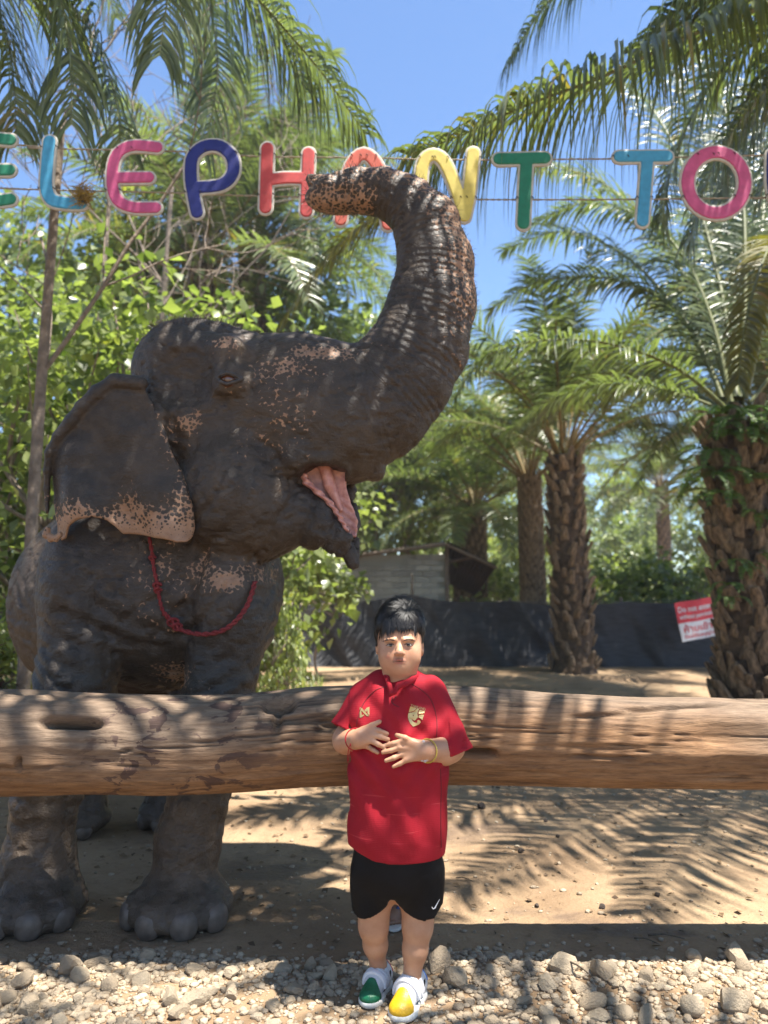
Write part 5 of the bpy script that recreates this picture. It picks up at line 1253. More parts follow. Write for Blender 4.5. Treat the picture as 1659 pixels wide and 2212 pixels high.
    SEAM = simple('seam_dark_red', (.13, .006, .01), .8, .1)
    V_, F_ = [], []
    for pth in ([(838, 1483), (815, 1489), (796, 1505), (780, 1530), (772, 1556), (770, 1575)], [(890, 1478), (912, 1492), (930, 1510), (941, 1540), (944, 1565), (943, 1592)], [(951, 1660), (953, 1700), (952, 1760), (953, 1830)],
                [(848, 1506), (846, 1515), (853, 1523), (862, 1527)], [(856, 1503), (850, 1514)]):
        v_, f_ = strip([tuple(p[:2]) for p in spline([(x, y, 0) for x, y in pth], 18)], 1.1, shirt, .0005); k = len(V_); V_ += v_; F_ += [tuple(i+k for i in f) for f in f_]
    V_ = [v-b_.location for v in V_]; link('seam', make_mesh('seam', V_, F_, SEAM), sh)
    def d2(nm, poly, mat, **kw):
        o = decal(nm, poly, shirt, mat, b_, **kw); o.parent = sh; return o
    # crossed-bands maker's mark (two interlocking chevrons) and the crest
    d2('logo_band', [(777, 1528), (782, 1529.5), (797.5, 1547.5), (791.5, 1546), (780.5, 1534.5), (781.5, 1545.5), (784.5, 1543), (787, 1545), (780, 1550), (777, 1550)], M_GOLD)
    d2('logo_band', [(798, 1527), (798, 1545.5), (794, 1541), (793.6, 1534.5), (790.5, 1538), (787, 1534.5), (792.5, 1528.5)], M_GOLD)
    def sc(x, y): return (833.9+x*.0595, 1492.2+y*.0595)       # crest drawn on its own grid
    def gq(nm, pl): d2(nm, [sc(*p) for p in pl], M_GOLD)
    gq('crest_panel', [(880, 570), (1105, 632), (1060, 690), (990, 738), (900, 768), (825, 770)])
    gq('crest_panel', [(1240, 690), (1415, 740), (1385, 820), (1290, 815), (1180, 865), (1175, 800), (1195, 730)])
    gq('crest_panel', [(1380, 870), (1320, 1060), (1250, 1000), (1180, 960), (1185, 900), (1230, 868), (1290, 852)])
    gq('crest_panel', [(1140, 640), (1200, 672), (1155, 750), (1140, 830), (1155, 920), (1165, 960), (1105, 1010), (1060, 1070), (1030, 1085), (915, 1015), (960, 1090), (1030, 1150), (1120, 1165), (1140, 1130), (1125, 1085), (1175, 1058), (1250, 1090), (1262, 1140), (1200, 1215), (1110, 1260), (985, 1300),
                       (890, 1200), (830, 1090), (800, 980), (795, 880), (815, 800), (920, 790), (1010, 755), (1080, 700)])
    d2('crest_eye', [sc(*p) for p in [(930, 920), (985, 862), (1015, 880), (995, 935)]], SEAM, lift=.0026)
    fc = bpy.data.curves.new('t', 'FONT'); fc.body = 'THAILAND'; fc.size = 1; fo = bpy.data.objects.new('t', fc); COL.objects.link(fo)
    dg = bpy.context.evaluated_depsgraph_get(); me = bpy.data.meshes.new_from_object(fo.evaluated_get(dg)); bpy.data.objects.remove(fo)
    xs = [v.co.x for v in me.vertices]; x0, x1 = min(xs), max(xs)
    V_ = []
    for v in me.vertices:
        u = (v.co.x-x0)/(x1-x0); px, py = 887.5+u*31.5, 1526.5+u*8.8-v.co.y*8.5
        V_.append((hit(shirt, px, py, 2.2, 3.1) or P(px, py, 2.58))-ray(px, py)*.0018-b_.location)
    link('crest_lettering', make_mesh('crest_lettering', V_, [tuple(p.vertices) for p in me.polygons], M_GOLD, False), sh)
    # shorts
    SX = [P(x, 1980, 2.60).x for x in (755, 764, 777, 800, 822, 836, 842, 852, 866, 876, 895, 917, 940, 957)]; SZ = [P(860, y, 2.60).z for y in (1984, 1992, 1998, 1993, 1982, 1966, 1946, 1946, 1968, 1982, 1994, 2001, 1997, 1978)]
    sho = [c((858, 1830, 2.70), (858, 1868, 2.70), 96, 98, .03, .66), c((812, 1880, 2.70), (806, 2010, 2.70), 52, 44, .02, .9), c((906, 1880, 2.70), (911, 2010, 2.70), 53, 46, .02, .9),
           F(lambda q: np.interp(q[:, 0], SX, SZ)-q[:, 2], 0, 'i')]
    def wr(q):
        n = vnoise(q*6); return (.5-fbm(q*np.array([10, 10, 6]), 2))*.012+.004*np.sin(q[:, 0]*48+n*7+q[:, 2]*10)*np.clip((.5-q[:, 2])/.15, 0, 1)*np.clip((q[:, 2]-SZ[0]-.01)/.05, 0, 1)
    V, Fq = surface(sho, P(740, 2030, 2.7)-Vector((.02, .2, .02)), P(975, 1780, 2.7)+Vector((.02, .2, .02)), .005, wr)
    so_ = obj('shorts', V, Fq, M_BLACKC, b_)
    sho0 = sho; sho = [F(lambda q: sdf(sho0, q)+wr(q))]
    sw = decal('swoosh_mark', [(933.5, 1958), (935.5, 1962), (938, 1961), (949.5, 1942), (950, 1942.6), (940.5, 1962.5), (935.5, 1964.3), (932.6, 1961)], sho, simple('white_print', (.8, .8, .8), .5, .02), b_, lift=.002); sw.parent = so_
    # ---- body
    def yb(px, py, d=.012):
        h = hit(shirt, px, py, 2.2, 3.0); return (h.y if h else 2.58)-d
    sk = [ # head
        e((863, 1362, 2.715), 46.5, 62, .098, .02), e((863, 1398, 2.695), 44.5, 52, .088, .03), e((843, 1414, 2.655), 22, 25, .045, .03), e((884, 1414, 2.655), 22, 25, .045, .03), e((864, 1440, 2.648), 24, 20, .040, .02),
        e((864, 1450, 2.680), 33, 16, .06, .02), e((863, 1430, 2.668), 38, 25, .058, .03),
        e((863, 1372, 2.665), 38, 26, .055, .02),
        # nose, brow, orbits, lips
        c((863, 1392, 2.611), (863, 1406, 2.592), 4.5, 7.5, .012), e((863, 1410, 2.588), 8.5, 6.2, .012, .008), e((855.5, 1412, 2.593), 5, 4.2, .009, .005), e((870.5, 1412, 2.593), 5, 4.2, .009, .005),
        e((843, 1395, 2.588), 10.5, 5.5, .012, .010, 's'), e((882, 1394.5, 2.588), 10.5, 5.5, .012, .010, 's'),
        c((833, 1383, 2.615), (852, 1382, 2.603), 4, 4.5, .010), c((873, 1382, 2.603), (892, 1382, 2.615), 4.5, 4, .010),
        c((852, 1427.5, 2.606), (862, 1425.6, 2.597), 2.2, 3.0, .004), c((862, 1425.6, 2.597), (875, 1427.5, 2.606), 3.0, 2.2, .004),
        c((853, 1431.5, 2.605), (874, 1431.5, 2.605), 2.6, 2.6, .004), e((863.5, 1428.8, 2.590), 13, .9, .008, .004, 's'),
        e((858.5, 1414.8, 2.582), 2.2, 1.4, .006, .003, 's'), e((868, 1414.8, 2.582), 2.2, 1.4, .006, .003, 's'),
        # ears
        e((815.5, 1399, 2.715), 4.5, 15, .020, .006), e((910.5, 1400, 2.715), 5.5, 18, .022, .006), e((914, 1397, 2.70), 2, 9, .012, .003, 's'),
        # neck, trunk
        c((865, 1440, 2.735), (865, 1500, 2.735), 33, 37, .02), c((863, 1540, 2.71), (860, 1700, 2.70), 74, 82, .05, .64), c((860, 1700, 2.70), (858, 1860, 2.71), 82, 82, .05, .64), c((812, 1500, 2.72), (918, 1500, 2.72), 25, 25, .03, .9), c((862, 1495, 2.66), (862, 1530, 2.66), 30, 50, .03, .5),
        # legs
        c((812, 1860, 2.71), (807, 2000, 2.72), 46, 32, .03), c((807, 2000, 2.72), (811, 2040, 2.745), 29, 25, .02), c((811, 2040, 2.745), (817, 2085, 2.785), 25, 16, .02), c((817, 2085, 2.785), (815, 2120, 2.775), 16, 16, .02),
        c((905, 1860, 2.71), (902, 2000, 2.70), 46, 33, .03), c((902, 2000, 2.70), (897, 2050, 2.70), 30, 26, .02), c((897, 2050, 2.70), (889, 2118, 2.705), 26, 17, .02), c((889, 2118, 2.705), (888, 2160, 2.70), 17, 17, .02),
        # arms
        c((788, 1500, 2.715), (750, 1592, 2.69), 24, 25, .02), c((750, 1592, 2.69), (747, 1600, 2.68), 25, 26, .02), c((747, 1600, 2.675), (772, 1597, 2.575), 26, 20, .02),
        c((930, 1502, 2.715), (968, 1610, 2.685), 27, 34, .02), c((968, 1612, 2.69), (958, 1618, 2.66), 35, 33, .02), c((958, 1618, 2.655), (918, 1622, 2.565), 31, 22, .02),
    ]
    def hand(wr_, knucks, mids, tips, thumb, rf=5.6, palm=9):
        out = []
        wy = wr_[2]
        for (kx, ky), (mx, my), (tx, ty), r in zip(knucks, mids, tips, (rf, rf*1.04, rf*1.0, rf*.88)):
            K = (kx, ky, yb(kx, ky, .019)); M_ = (mx, my, yb(mx, my, .017)); T_ = (tx, ty, yb(tx, ty, .010))
            out += [c((wr_[0]+(kx-wr_[0])*.18, wr_[1]+(ky-wr_[1])*.5, wy*.7+K[2]*.3), K, palm*1.15, r*1.22, .012), c(K, M_, r*1.1, r, .004), c(M_, T_, r, r*.84, .003)]
        (ax, ay), (bx, by), (tx, ty) = thumb
        A = (ax, ay, yb(ax, ay, .020)); B = (bx, by, yb(bx, by, .020)); T_ = (tx, ty, yb(tx, ty, .013))
        out += [c((wr_[0]+(ax-wr_[0])*.3, wr_[1]+(ay-wr_[1])*.4, wy), A, palm*1.1, rf*1.35, .012), c(A, B, rf*1.3, rf*1.12, .004), c(B, T_, rf*1.1, rf*.85, .003)]
        return out
    sk += hand((772, 1597, 2.572), [(799, 1574), (804, 1587), (802, 1600), (794, 1612)], [(818, 1578), (822, 1592), (817, 1608), (806, 1620)], [(836, 1585), (838, 1597), (829, 1614), (816, 1626)], ((785, 1577), (803, 1567), (820, 1559)))
    sk += hand((918, 1622, 2.562), [(871, 1600), (864, 1614), (868, 1629), (877, 1642)], [(850, 1606), (845, 1621), (851, 1637), (864, 1650)], [(832, 1610), (827, 1625), (834, 1643), (850, 1656)], ((893, 1604), (875, 1594), (857, 1588)))
    V, Fq = surface(sk, (-.30, 2.46, .07), (.36, 2.86, 1.37), .0031, None)
    def g(px, py, Y, rx, ry, p=2):
        q = P(px, py, Y); return np.exp(-np.abs((V[:, 0]-q.x)/RM(px, py, Y, rx))**p-np.abs((V[:, 2]-q.z)/RM(px, py, Y, ry))**p)*(V[:, 1] < Y+.05)
    red = .75*g(863, 1426, 2.6, 11, 2.6, 3)+.8*g(863, 1432, 2.6, 10, 3.0, 3)+.5*g(837.5, 1418, 2.63, 4.5, 3.5)+.12*g(863, 1411, 2.6, 9, 8)+.10*g(842, 1424, 2.63, 18, 18)+.10*g(886, 1424, 2.63, 18, 18)
    dk = 1.0*g(863, 1428.8, 2.6, 12.5, 1.0, 3)+.5*g(850.5, 1430, 2.6, 2.5, 1.2)+.5*g(876, 1430, 2.6, 2.5, 1.2)+.55*g(879, 1425.5, 2.6, 1.2, 1.0)+.15*g(843, 1402, 2.6, 9, 3)+.15*g(882, 1402, 2.6, 9, 3)
    obj('body', V, Fq, M_SKIN, b_, True, dict(red=np.clip(red, 0, 1), dark=np.clip(dk, 0, 1)))
    # ---- eyes, brows, hair
    EW = simple('eye_white', (.46, .43, .40), .15, .05, 60, 0); IR = simple('iris_brown', (.018, .010, .007), .08, .3, 200, 0, spec=.8)
    BRW = simple('brow_hair', (.06, .035, .022), .6, .3); LSH = simple('lash_dark', (.02, .013, .01), .6, .2)
    for ex, ey in ((843.5, 1394.3), (881.5, 1393.8)):
        q = hit(sk, ex, ey, 2.3, 2.9) or P(ex, ey, 2.61)
        o = solid('eye', [E(q+Vector((0, .0034, 0)), (.0122, .008, .0043))], q-Vector((.02, .015, .012)), q+Vector((.02, .015, .012)), .0012, EW, b_)
        sgn = .0008
        io = solid('iris', [E(q+Vector((sgn, -.0028, .0004)), (.0060, .0034, .0048))], q-Vector((.02, .015, .012)), q+Vector((.02, .015, .012)), .001, IR, b_); io.parent = o
        V_, F_ = [], []
        up = [P(ex-10, ey+.8, q.y+.001), P(ex-5.5, ey-2.6, q.y-.0055), P(ex, ey-3.4, q.y-.007), P(ex+5.5, ey-2.6, q.y-.0055), P(ex+10, ey+.6, q.y+.001)]
        up = spline(up, 12); tube(up, [.0006+.0011*math.sin(math.pi*i/12) for i in range(13)], 6, True, V_, F_)
        obj('upper_lash', V_, F_, LSH, b_)
    rnd = random.Random(3)
    for x0, x1, ya, ym, y1 in ((829, 854, 1386.0, 1378.5, 1384.5), (871, 896, 1384.5, 1378.5, 1385.5)):
        V_, F_ = [], []
        for i in range(95):
            u = rnd.random(); x = x0+(x1-x0)*u; y = (1-u)**2*ya+2*u*(1-u)*ym+u*u*y1+rnd.uniform(-1.7, 1.7)*(.5+math.sin(u*math.pi)*.6)
            q = hit(sk, x, y, 2.3, 2.9, .006)
            if not q: continue
            dx = (1 if x0 > 860 else -1)*rnd.uniform(2.5, 5.5); q2 = hit(sk, x+dx, y-rnd.uniform(-.4, 1.6), 2.3, 2.9, .006)
            if not q2: continue
            o_ = ray(x, y)*.0009; k = len(V_); t = Vector((0, 0, .00055))
            V_ += [q-o_-t, q-o_+t, q2-o_*1.6]; F_.append((k, k+1, k+2))
        obj('eyebrow', V_, F_, BRW, b_)
    # hair: a cap and locks swept from the whorl near the crown
    KX = [P(x, 1370, 2.65).x for x in (800, 813, 819, 826, 834, 848, 870, 890, 900, 905, 910, 925)]; KZ = [P(863, y, 2.65).z for y in (1402, 1400, 1386, 1360, 1350, 1347, 1345, 1348, 1362, 1384, 1400, 1402)]
    cap = [e((863, 1349, 2.722), 53, 58, .104, .02), c((815, 1362, 2.70), (817, 1392, 2.70), 8, 6.5, .014), c((909, 1360, 2.70), (908.5, 1386, 2.70), 8, 6, .014),
           F(lambda q: np.where(q[:, 1] < 2.735, np.interp(q[:, 0], KX, KZ), P(0, 1425, 2.75).z)-q[:, 2], 0, 'i')]
    V, Fq = surface(cap, P(790, 1430, 2.7)-Vector((.02, .16, .02)), P(935, 1280, 2.7)+Vector((.02, .16, .03)), .004, lambda q: (.5-fbm(q*np.array([70, 40, 60]), 2))*.008)
    ho = obj('hair', V, Fq, M_HAIR, b_)
    wh = Vector(P(878, 1318, 2.66)); ctr = Vector(P(863, 1352, 2.722))
    V_, F_ = [], []
    def onscalp(d, k=1.0):
        d = d.normalized(); rx, ry, rz = RM(863, 1350, 2.72, 51)*k, .103*k, RM(863, 1350, 2.72, 57)*k
        t = 1/math.sqrt((d.x/rx)**2+(d.y/ry)**2+(d.z/rz)**2); return ctr+d*t
    wd = (wh-ctr).normalized()
    for i in range(2600):
        a = rnd.uniform(0, 2*math.pi); r0 = abs(rnd.gauss(0, .75)) % 1.75
        ax = wd.orthogonal().normalized(); ay = wd.cross(ax)
        dirv = ax*math.cos(a)+ay*math.sin(a)
        d0 = wd*math.cos(r0)+dirv*math.sin(r0)
        p = onscalp(d0)
        if p.z < P(863, 1400, 2.7).z+.01 and p.y < 2.73: continue
        if p.y < 2.655 and p.z < P(863, 1350, 2.62).z: continue
        ln = rnd.uniform(.45, .95); d1 = wd*math.cos(r0+ln*.5)+dirv*math.sin(r0+ln*.5); d2_ = wd*math.cos(r0+ln)+dirv*math.sin(r0+ln)
        lift = rnd.uniform(1.01, 1.10)+(.04 if r0 < .25 else 0)
        q1 = onscalp(d1, lift); q2 = onscalp(d2_, lift-.01+rnd.uniform(-.02, .05))
        lim = P(863, 1372, 2.6).z+rnd.uniform(-.006, .012)
        if q2.y < 2.68 and abs(q2.x-ctr.x) < .075 and q2.z < lim: q2.z = lim
        if q2.z < P(863, 1395, 2.7).z: q2.z = P(863, 1395, 2.7).z+rnd.uniform(0, .01)
        if r0 < .3: q2 = q2+Vector((rnd.uniform(-.008, .008), 0, rnd.uniform(.0, .012)))
        s = (q2-p).cross(d0).normalized()*rnd.uniform(.0010, .0022)
        k = len(V_); V_ += [p-s*.6, p+s*.6, q1-s, q1+s, q2]; F_ += [(k, k+1, k+3, k+2), (k+2, k+3, k+4)]
    # fringe over the brow
    for i in range(620):
        x = rnd.uniform(816, 908); y0 = 1335+rnd.uniform(-12, 12); base = 1366 if x < 850 else 1361
        y1 = base+10*math.exp(-((x-839)/7)**2)+8*math.exp(-((x-872)/9)**2)+rnd.uniform(-13, 5)
        if x < 826 or x > 902: y1 += rnd.uniform(8, 22)
        a = onscalp((P(x, y0, 2.62)-ctr), 1.05); dx = rnd.uniform(-3, 5) if x < 860 else rnd.uniform(-9, 3)
        q = hit(sk, x+dx, y1, 2.3, 2.95, .006)
        if not q: continue
        q = q-ray(x, y1)*.005; m_ = (a+q)/2-ray(x, y1)*rnd.uniform(.006, .014)
        s = Vector((1, 0, 0))*rnd.uniform(.0009, .002); k = len(V_); V_ += [a-s, a+s, m_-s, m_+s, q]; F_ += [(k, k+1, k+3, k+2), (k+2, k+3, k+4)]
    V_ = [Vector(v)-b_.location for v in V_]
    link('lock', make_mesh('lock', V_, F_, M_HAIR), ho)['kind'] = 'stuff'
    # ---- shoes, bracelets
    GR = simple('green_leather', (.006, .12, .05), .4, .2, 80, .4); YE = simple('yellow_leather', (.62, .36, .01), .4, .15, 80, .4)
    BL = simple('blue_leather', (.02, .16, .55), .4, .1); RD = simple('red_leather', (.55, .02, .03), .4, .1)
    shoe('white shoe with a green toe cap and red heel tab', Vector((G(836, 2106).x-.004, 2.845, 0)), Vector((G(786, 2180).x, 2.655, 0)), True, GR, RD, b_, .012)
    shoe('white shoe with a yellow toe cap and blue heel tab', Vector((G(908, 2135).x-.004, 2.775, 0)), Vector((G(850, 2224).x, 2.57, 0)), False, YE, BL, b_, .012)
    V_, F_ = [], []
    def bracelet(nm, px, py, Y, ax, r, mat, knot=True, lab=None):
        a = Vector(ax).normalized(); x = a.orthogonal().normalized(); y = a.cross(x); ctr_ = P(px, py, Y); V_, F_ = [], []
        tube([ctr_+(x*math.cos(t)+y*math.sin(t))*r for t in np.linspace(0, 2*math.pi, 25)], .0022, 6, False, V_, F_)
        o = obj(nm, V_, F_, mat, b_); o['label'] = lab
        return o
    bracelet('bracelet', 768, 1597, 2.596, P(772, 1597, 2.572)-P(747, 1600, 2.675), .0355, M_RED, lab='thin red thread tied round the wrist with hanging ends')
    V_, F_ = [], []
    k = P(757, 1606, 2.545); tube(spline([k, k+Vector((-.006, -.004, -.02)), k+Vector((-.009, -.002, -.045)), k+Vector((-.008, 0, -.062))], 8), .0014, 5, True, V_, F_); tube(spline([k, k+Vector((.002, -.006, -.018)), k+Vector((-.004, -.004, -.04)), k+Vector((-.006, 0, -.055))], 8), .0012, 5, True, V_, F_)
    obj('thread_end', V_, F_, M_RED, b_)
    YB = simple('yellow_cord', (.48, .36, .06), .6, .2)
    br = bracelet('bracelet', 923, 1622, 2.572, P(918, 1622, 2.565)-P(958, 1618, 2.655), .0375, YB, lab='yellow cord bracelet with pale beads')
    BD = simple('pale_bead', (.6, .5, .46), .4, .2)
    for x, y, yy in ((912, 1642, 2.548), (918, 1644, 2.545), (922, 1641, 2.547), (915, 1602, 2.552)):
        q = P(x, y, yy); o = solid('bead', [E(q, (.0055, .0055, .0055))], q-Vector((.009, .009, .009)), q+Vector((.009, .009, .009)), .002, BD, b_); o.parent = br; o.location = (0, 0, 0)
    return b_, shirt
BOY, SHIRT = boy()

# a second person, hidden behind the boy except for a sandalled foot and a sliver of dark clothing
def helper_person():
    b_ = thing('person', 'person in dark shorts and blue flip-flops, standing hidden behind the boy', 'person', (0.05, 3.42, 0))
    Y = 3.42; x = P(862, 1900, Y).x
    sk = [E((x, Y, 1.12), (.075, .09, .105), .02), C((x, Y+.02, 1.04), (x, Y+.02, .95), .045, .055, .02), C((x-.10, Y, .90), (x+.10, Y, .90), .05, .05, .03), C((x, Y, .88), (x, Y, .50), .10, .11, .04),
          C((x-.12, Y, .88), (x-.125, Y+.02, .70), .04, .034, .02), C((x-.125, Y+.02, .70), (x-.06, Y-.08, .64), .032, .024, .02), C((x+.12, Y, .88), (x+.125, Y+.02, .70), .04, .034, .02), C((x+.125, Y+.02, .70), (x+.06, Y-.08, .64), .032, .024, .02)]
    fx = (P(851, 1985, Y-.1).x, P(893, 1985, Y).x)
    for k, f in enumerate(fx):
        yy = Y-.0
        sk += [C((x+(-.06 if k == 0 else .06), Y, .52), (f+.0, yy+.02, .32), .075, .05, .03), C((f, yy+.02, .32), (f, yy+.03, .08), .045, .030, .02), C((f, yy+.03, .045), (f, yy-.08, .035), .030, .034, .02)]
        for j in range(5): sk.append(C((f-.028+j*.014, yy-.085, .030), (f-.030+j*.015, yy-.125+abs(j-(3.6 if k else .4))*.006, .027), .009, .0095 if j != (4 if k == 0 else 0) else .012, .003))
        for j in range(4):
            hx = x+(-.06 if k == 0 else .06); sk.append(C((hx+(-.018+j*.012), Y-.10, .635), (hx+(-.018+j*.012)*.7+(.03 if k == 0 else -.03), Y-.135, .60), .008, .007, .002))
    m2 = skin_mat('brown_skin', (.20, .10, .06), (.27, .15, .09))
    V, Fq = surface(sk, (x-.25, Y-.2, .0), (x+.25, Y+.16, 1.26), .005)
    z = np.zeros(len(V)); obj('body', V, Fq, m2, b_, True, dict(red=z, dark=z))
    solid('hair', [E((x, Y+.02, 1.15), (.082, .088, .09)), F(lambda q: np.maximum(np.where(q[:, 1] < Y-.02, 1.16-q[:, 2], 1.06-q[:, 2]), -9), 0, 'i')], (x-.12, Y-.14, 1.0), (x+.12, Y+.16, 1.28), .006, M_HAIR, b_)
    sh = [C((x, Y, .86), (x, Y, .45), .115, .125, .03), C((x-.12, Y, .885), (x-.125, Y+.02, .74), .052, .05, .02), C((x+.12, Y, .885), (x+.125, Y+.02, .74), .052, .05, .02), F(lambda q: .56-q[:, 2], 0, 'i')]
    solid('shirt', sh, (x-.25, Y-.2, .4), (x+.25, Y+.2, 1.0), .007, simple('dark_shirt', (.018, .02, .03), .8, .3), b_)
    solid('shorts', [C((x-.065, Y, .58), (x-.06, Y+.01, .34), .09, .075, .02), C((x+.065, Y, .58), (x+.06, Y+.01, .34), .09, .075, .02), F(lambda q: .36-q[:, 2], 0, 'i')], (x-.2, Y-.16, .3), (x+.2, Y+.16, .7), .007, simple('khaki_shorts', (.16, .13, .09), .85, .2), b_)
    BLU = simple('blue_rubber', (.02, .05, .16), .5, .2); SOL = simple('pale_sole', (.6, .58, .52), .6, .1)
    for f in fx:
        q = Vector((f, Y-.04, .012))
        o = solid('flip_flop', [E(q, (.048, .125, .02)), F(lambda p: np.maximum(p[:, 2]-.018, -(p[:, 2]-.003)), 0, 'i')], q-Vector((.07, .15, .02)), q+Vector((.07, .15, .03)), .004, SOL, b_)
        V_, F_ = [], []
        for sx in (-1, 1): tube(spline([(f+sx*.040, Y+.0, .02), (f+sx*.034, Y-.04, .062), (f+.006, Y-.085, .058), (f+.006, Y-.11, .02)], 10), .007, 6, True, V_, F_)
        s_ = obj('strap', V_, F_, BLU, b_); s_.parent = o
    return b_
helper_person()
# ================================================================ letters on two ropes
YL = 4.6
def letters():
    pal = dict(green=(.01, .17, .09), sky=(.05, .28, .46), pink=(.50, .075, .19), navy=(.012, .018, .16), red=(.47, .055, .05), orange=(.52, .10, .06), yellow=(.60, .48, .10))
    mats = {k: simple('letter_'+k, c, .6, .14, 22, .05) for k, c in pal.items()}
    WB = simple('letter_board', (.46, .43, .37), .7, .12, 40, .2); BLK = simple('black_tie', (.02, .02, .02), .6, .2)
    TOP = [(-60, 306), (69, 317), (250, 321), (400, 325), (560, 335), (800, 338), (890, 341), (1060, 343), (1250, 341), (1340, 340), (1659, 332), (1760, 328)]
    LOW = [(-60, 402), (0, 404), (110, 408), (240, 411), (400, 415), (560, 421), (800, 425), (1000, 428), (1130, 429), (1400, 428), (1659, 424), (1760, 421)]
    ell = lambda cx, cy, rx, ry: [[(cx+rx*math.cos(a), cy+ry*math.sin(a)) for a in np.linspace(0, 2*math.pi, 29)]]
    def sm(pts, n=14): return [tuple(p[:2]) for p in spline([(x, y, 0) for x, y in pts], n)]
    LT = [('E', 'green', [sm([(24, 304), (-20, 302), (-52, 320), (-62, 370), (-52, 420), (-20, 436), (24, 432)], 20), [(-58, 370), (22, 369)]], 12.5, 'green letter E cut off by the left edge'),
          ('L', 'sky', [sm([(108, 307), (103, 360), (101, 405), (112, 432), (140, 440), (176, 441)], 18)], 13, 'light blue letter L with straw caught on its foot'),
          ('E', 'pink', [sm([(340, 320), (285, 317), (252, 338), (243, 386), (252, 430), (285, 449), (337, 450)], 22), [(246, 386), (322, 385)]], 12, 'pink letter E, third from the left'),
          ('P', 'navy', [sm([(426, 460), (419, 425), (413, 385), (416, 342), (440, 319), (474, 317), (501, 340), (503, 376), (478, 401), (425, 407)], 34)], 13, 'navy blue letter P after the pink E'),
          ('H', 'red', [[(578, 322), (574, 450)], [(667, 333), (662, 458)], sm([(576, 391), (620, 386), (665, 387)], 6)], 13, 'red letter H touched by the tip of the trunk'),
          ('A', 'orange', [sm([(736, 476), (746, 420), (757, 362), (786, 334), (816, 362), (828, 425), (838, 486)], 24), [(744, 428), (829, 430)]], 13, 'orange-red letter A mostly behind the trunk'),
          ('N', 'yellow', [sm([(903, 462), (908, 400), (915, 352), (936, 336), (960, 352), (986, 412), (1003, 468)], 22), sm([(1003, 468), (1013, 418), (1022, 332)], 8)], 13, 'yellow letter N beside the curled trunk'),
          ('T', 'green', [[(1078, 345), (1176, 343)], [(1137, 344), (1130, 484)]], 13, 'green letter T right of the yellow N'),
          ('T', 'sky', [[(1337, 340), (1440, 339)], [(1398, 340), (1387, 479)]], 12.5, 'light blue letter T left of the O'),
          ('O', 'pink', ell(1546, 396, 62, 66), 13.5, 'pink round letter O at the right'),
          ('U', 'navy', [sm([(1668, 336), (1668, 400), (1680, 440), (1712, 456), (1742, 440), (1754, 400), (1756, 336)], 20)], 13, 'navy letter U cut off by the right edge')]
    def yo(px, lst): return np.interp(px, [a for a, _ in lst], [b for _, b in lst])
    for ch, colr, strokes, hw, lab in LT:
        seg = []
        for s in strokes:
            q = [P(x, y, YL) for x, y in s]
            for a, b in zip(q[:-1], q[1:]): seg.append((np.array((a.x, a.z), np.float32), np.array((b.x, b.z), np.float32)))
        allp = np.array([a for a, _ in seg]+[b for _, b in seg]); mid = allp.mean(0)
        r = RM(800, 400, YL, hw); R2 = RM(800, 400, YL, hw+4.6)
        def dist(q2):
            best = np.full(len(q2), 1e9, np.float32)
            for a, b in seg:
                e = b-a; w_ = q2-a; t = np.clip((w_@e)/max(1e-9, float(e@e)), 0, 1); best = np.minimum(best, ((w_-t[:, None]*e)**2).sum(1))
            return np.sqrt(best)
        t = thing('sign_letter', lab, 'letter', (float(mid[0]), YL, float(mid[1])), 'painted letters strung over the yard')
        lo = (allp[:, 0].min()-R2-.03, YL-.03, allp[:, 1].min()-R2-.03); hi = (allp[:, 0].max()+R2+.03, YL+.03, allp[:, 1].max()+R2+.03)
        h = .0062
        def slab(rad, y0, y1): return [F(lambda q: np.maximum(dist(q[:, [0, 2]])-rad, np.maximum(y0-q[:, 1], q[:, 1]-y1)))]
        o = solid('board', slab(R2, YL-.009, YL+.009), lo, hi, h, WB, t); f = solid('painted_face', slab(r, YL-.0165, YL+.001), lo, hi, h, mats[colr], t)
        for oo in (o, f): oo.data.polygons.foreach_set('use_smooth', np.zeros(len(oo.data.polygons), bool))
        # thin black ties to the ropes
        for s in strokes:
            for lst in (TOP, LOW):
                for (x0, y0), (x1, y1) in zip(s[:-1], s[1:]):
                    f0, f1 = y0-yo(x0, lst), y1-yo(x1, lst)
                    if f0*f1 < 0:
                        u = f0/(f0-f1); px, py = x0+u*(x1-x0), y0+u*(y1-y0)
                        for sx in (-1, 1):
                            p = P(px+sx*(hw+3.5), yo(px, lst), YL); V_, F_ = tube([p+Vector((math.cos(a)*.006, -.002+math.sin(a)*.022, math.sin(a*2)*.006)) for a in np.linspace(0, 6.28, 9)], .0026, 5, False); obj('tie', V_, F_, BLK, t)
    RP = simple('thin_rope', (.30, .25, .18), .9, .3, 200, .6)
    for lst, nm, dy in ((TOP, 'upper thin rope from which the painted letters hang', .014), (LOW, 'lower thin rope that steadies the painted letters', .014)):
        ends = [(-1500, lst[0][1]-60)]+lst+[(3200, lst[-1][1]-60)]
        path = spline([P(x, y, YL)+Vector((0, dy, 0)) for x, y in ends], 260); V_, F_ = [], []
        for ph in (0, math.pi):
            tube([p+Vector((0, math.cos(i*1.3+ph), math.sin(i*1.3+ph)))*.0030 for i, p in enumerate(path)], .0036, 5, True, V_, F_)
        tag(obj('rope', V_, F_, RP), nm, 'rope', 'ropes of the letter banner')
    # straw on the L
    rnd = random.Random(2); c = P(181, 424, YL)+Vector((0, -.02, 0)); V_, F_, va = [], [], []
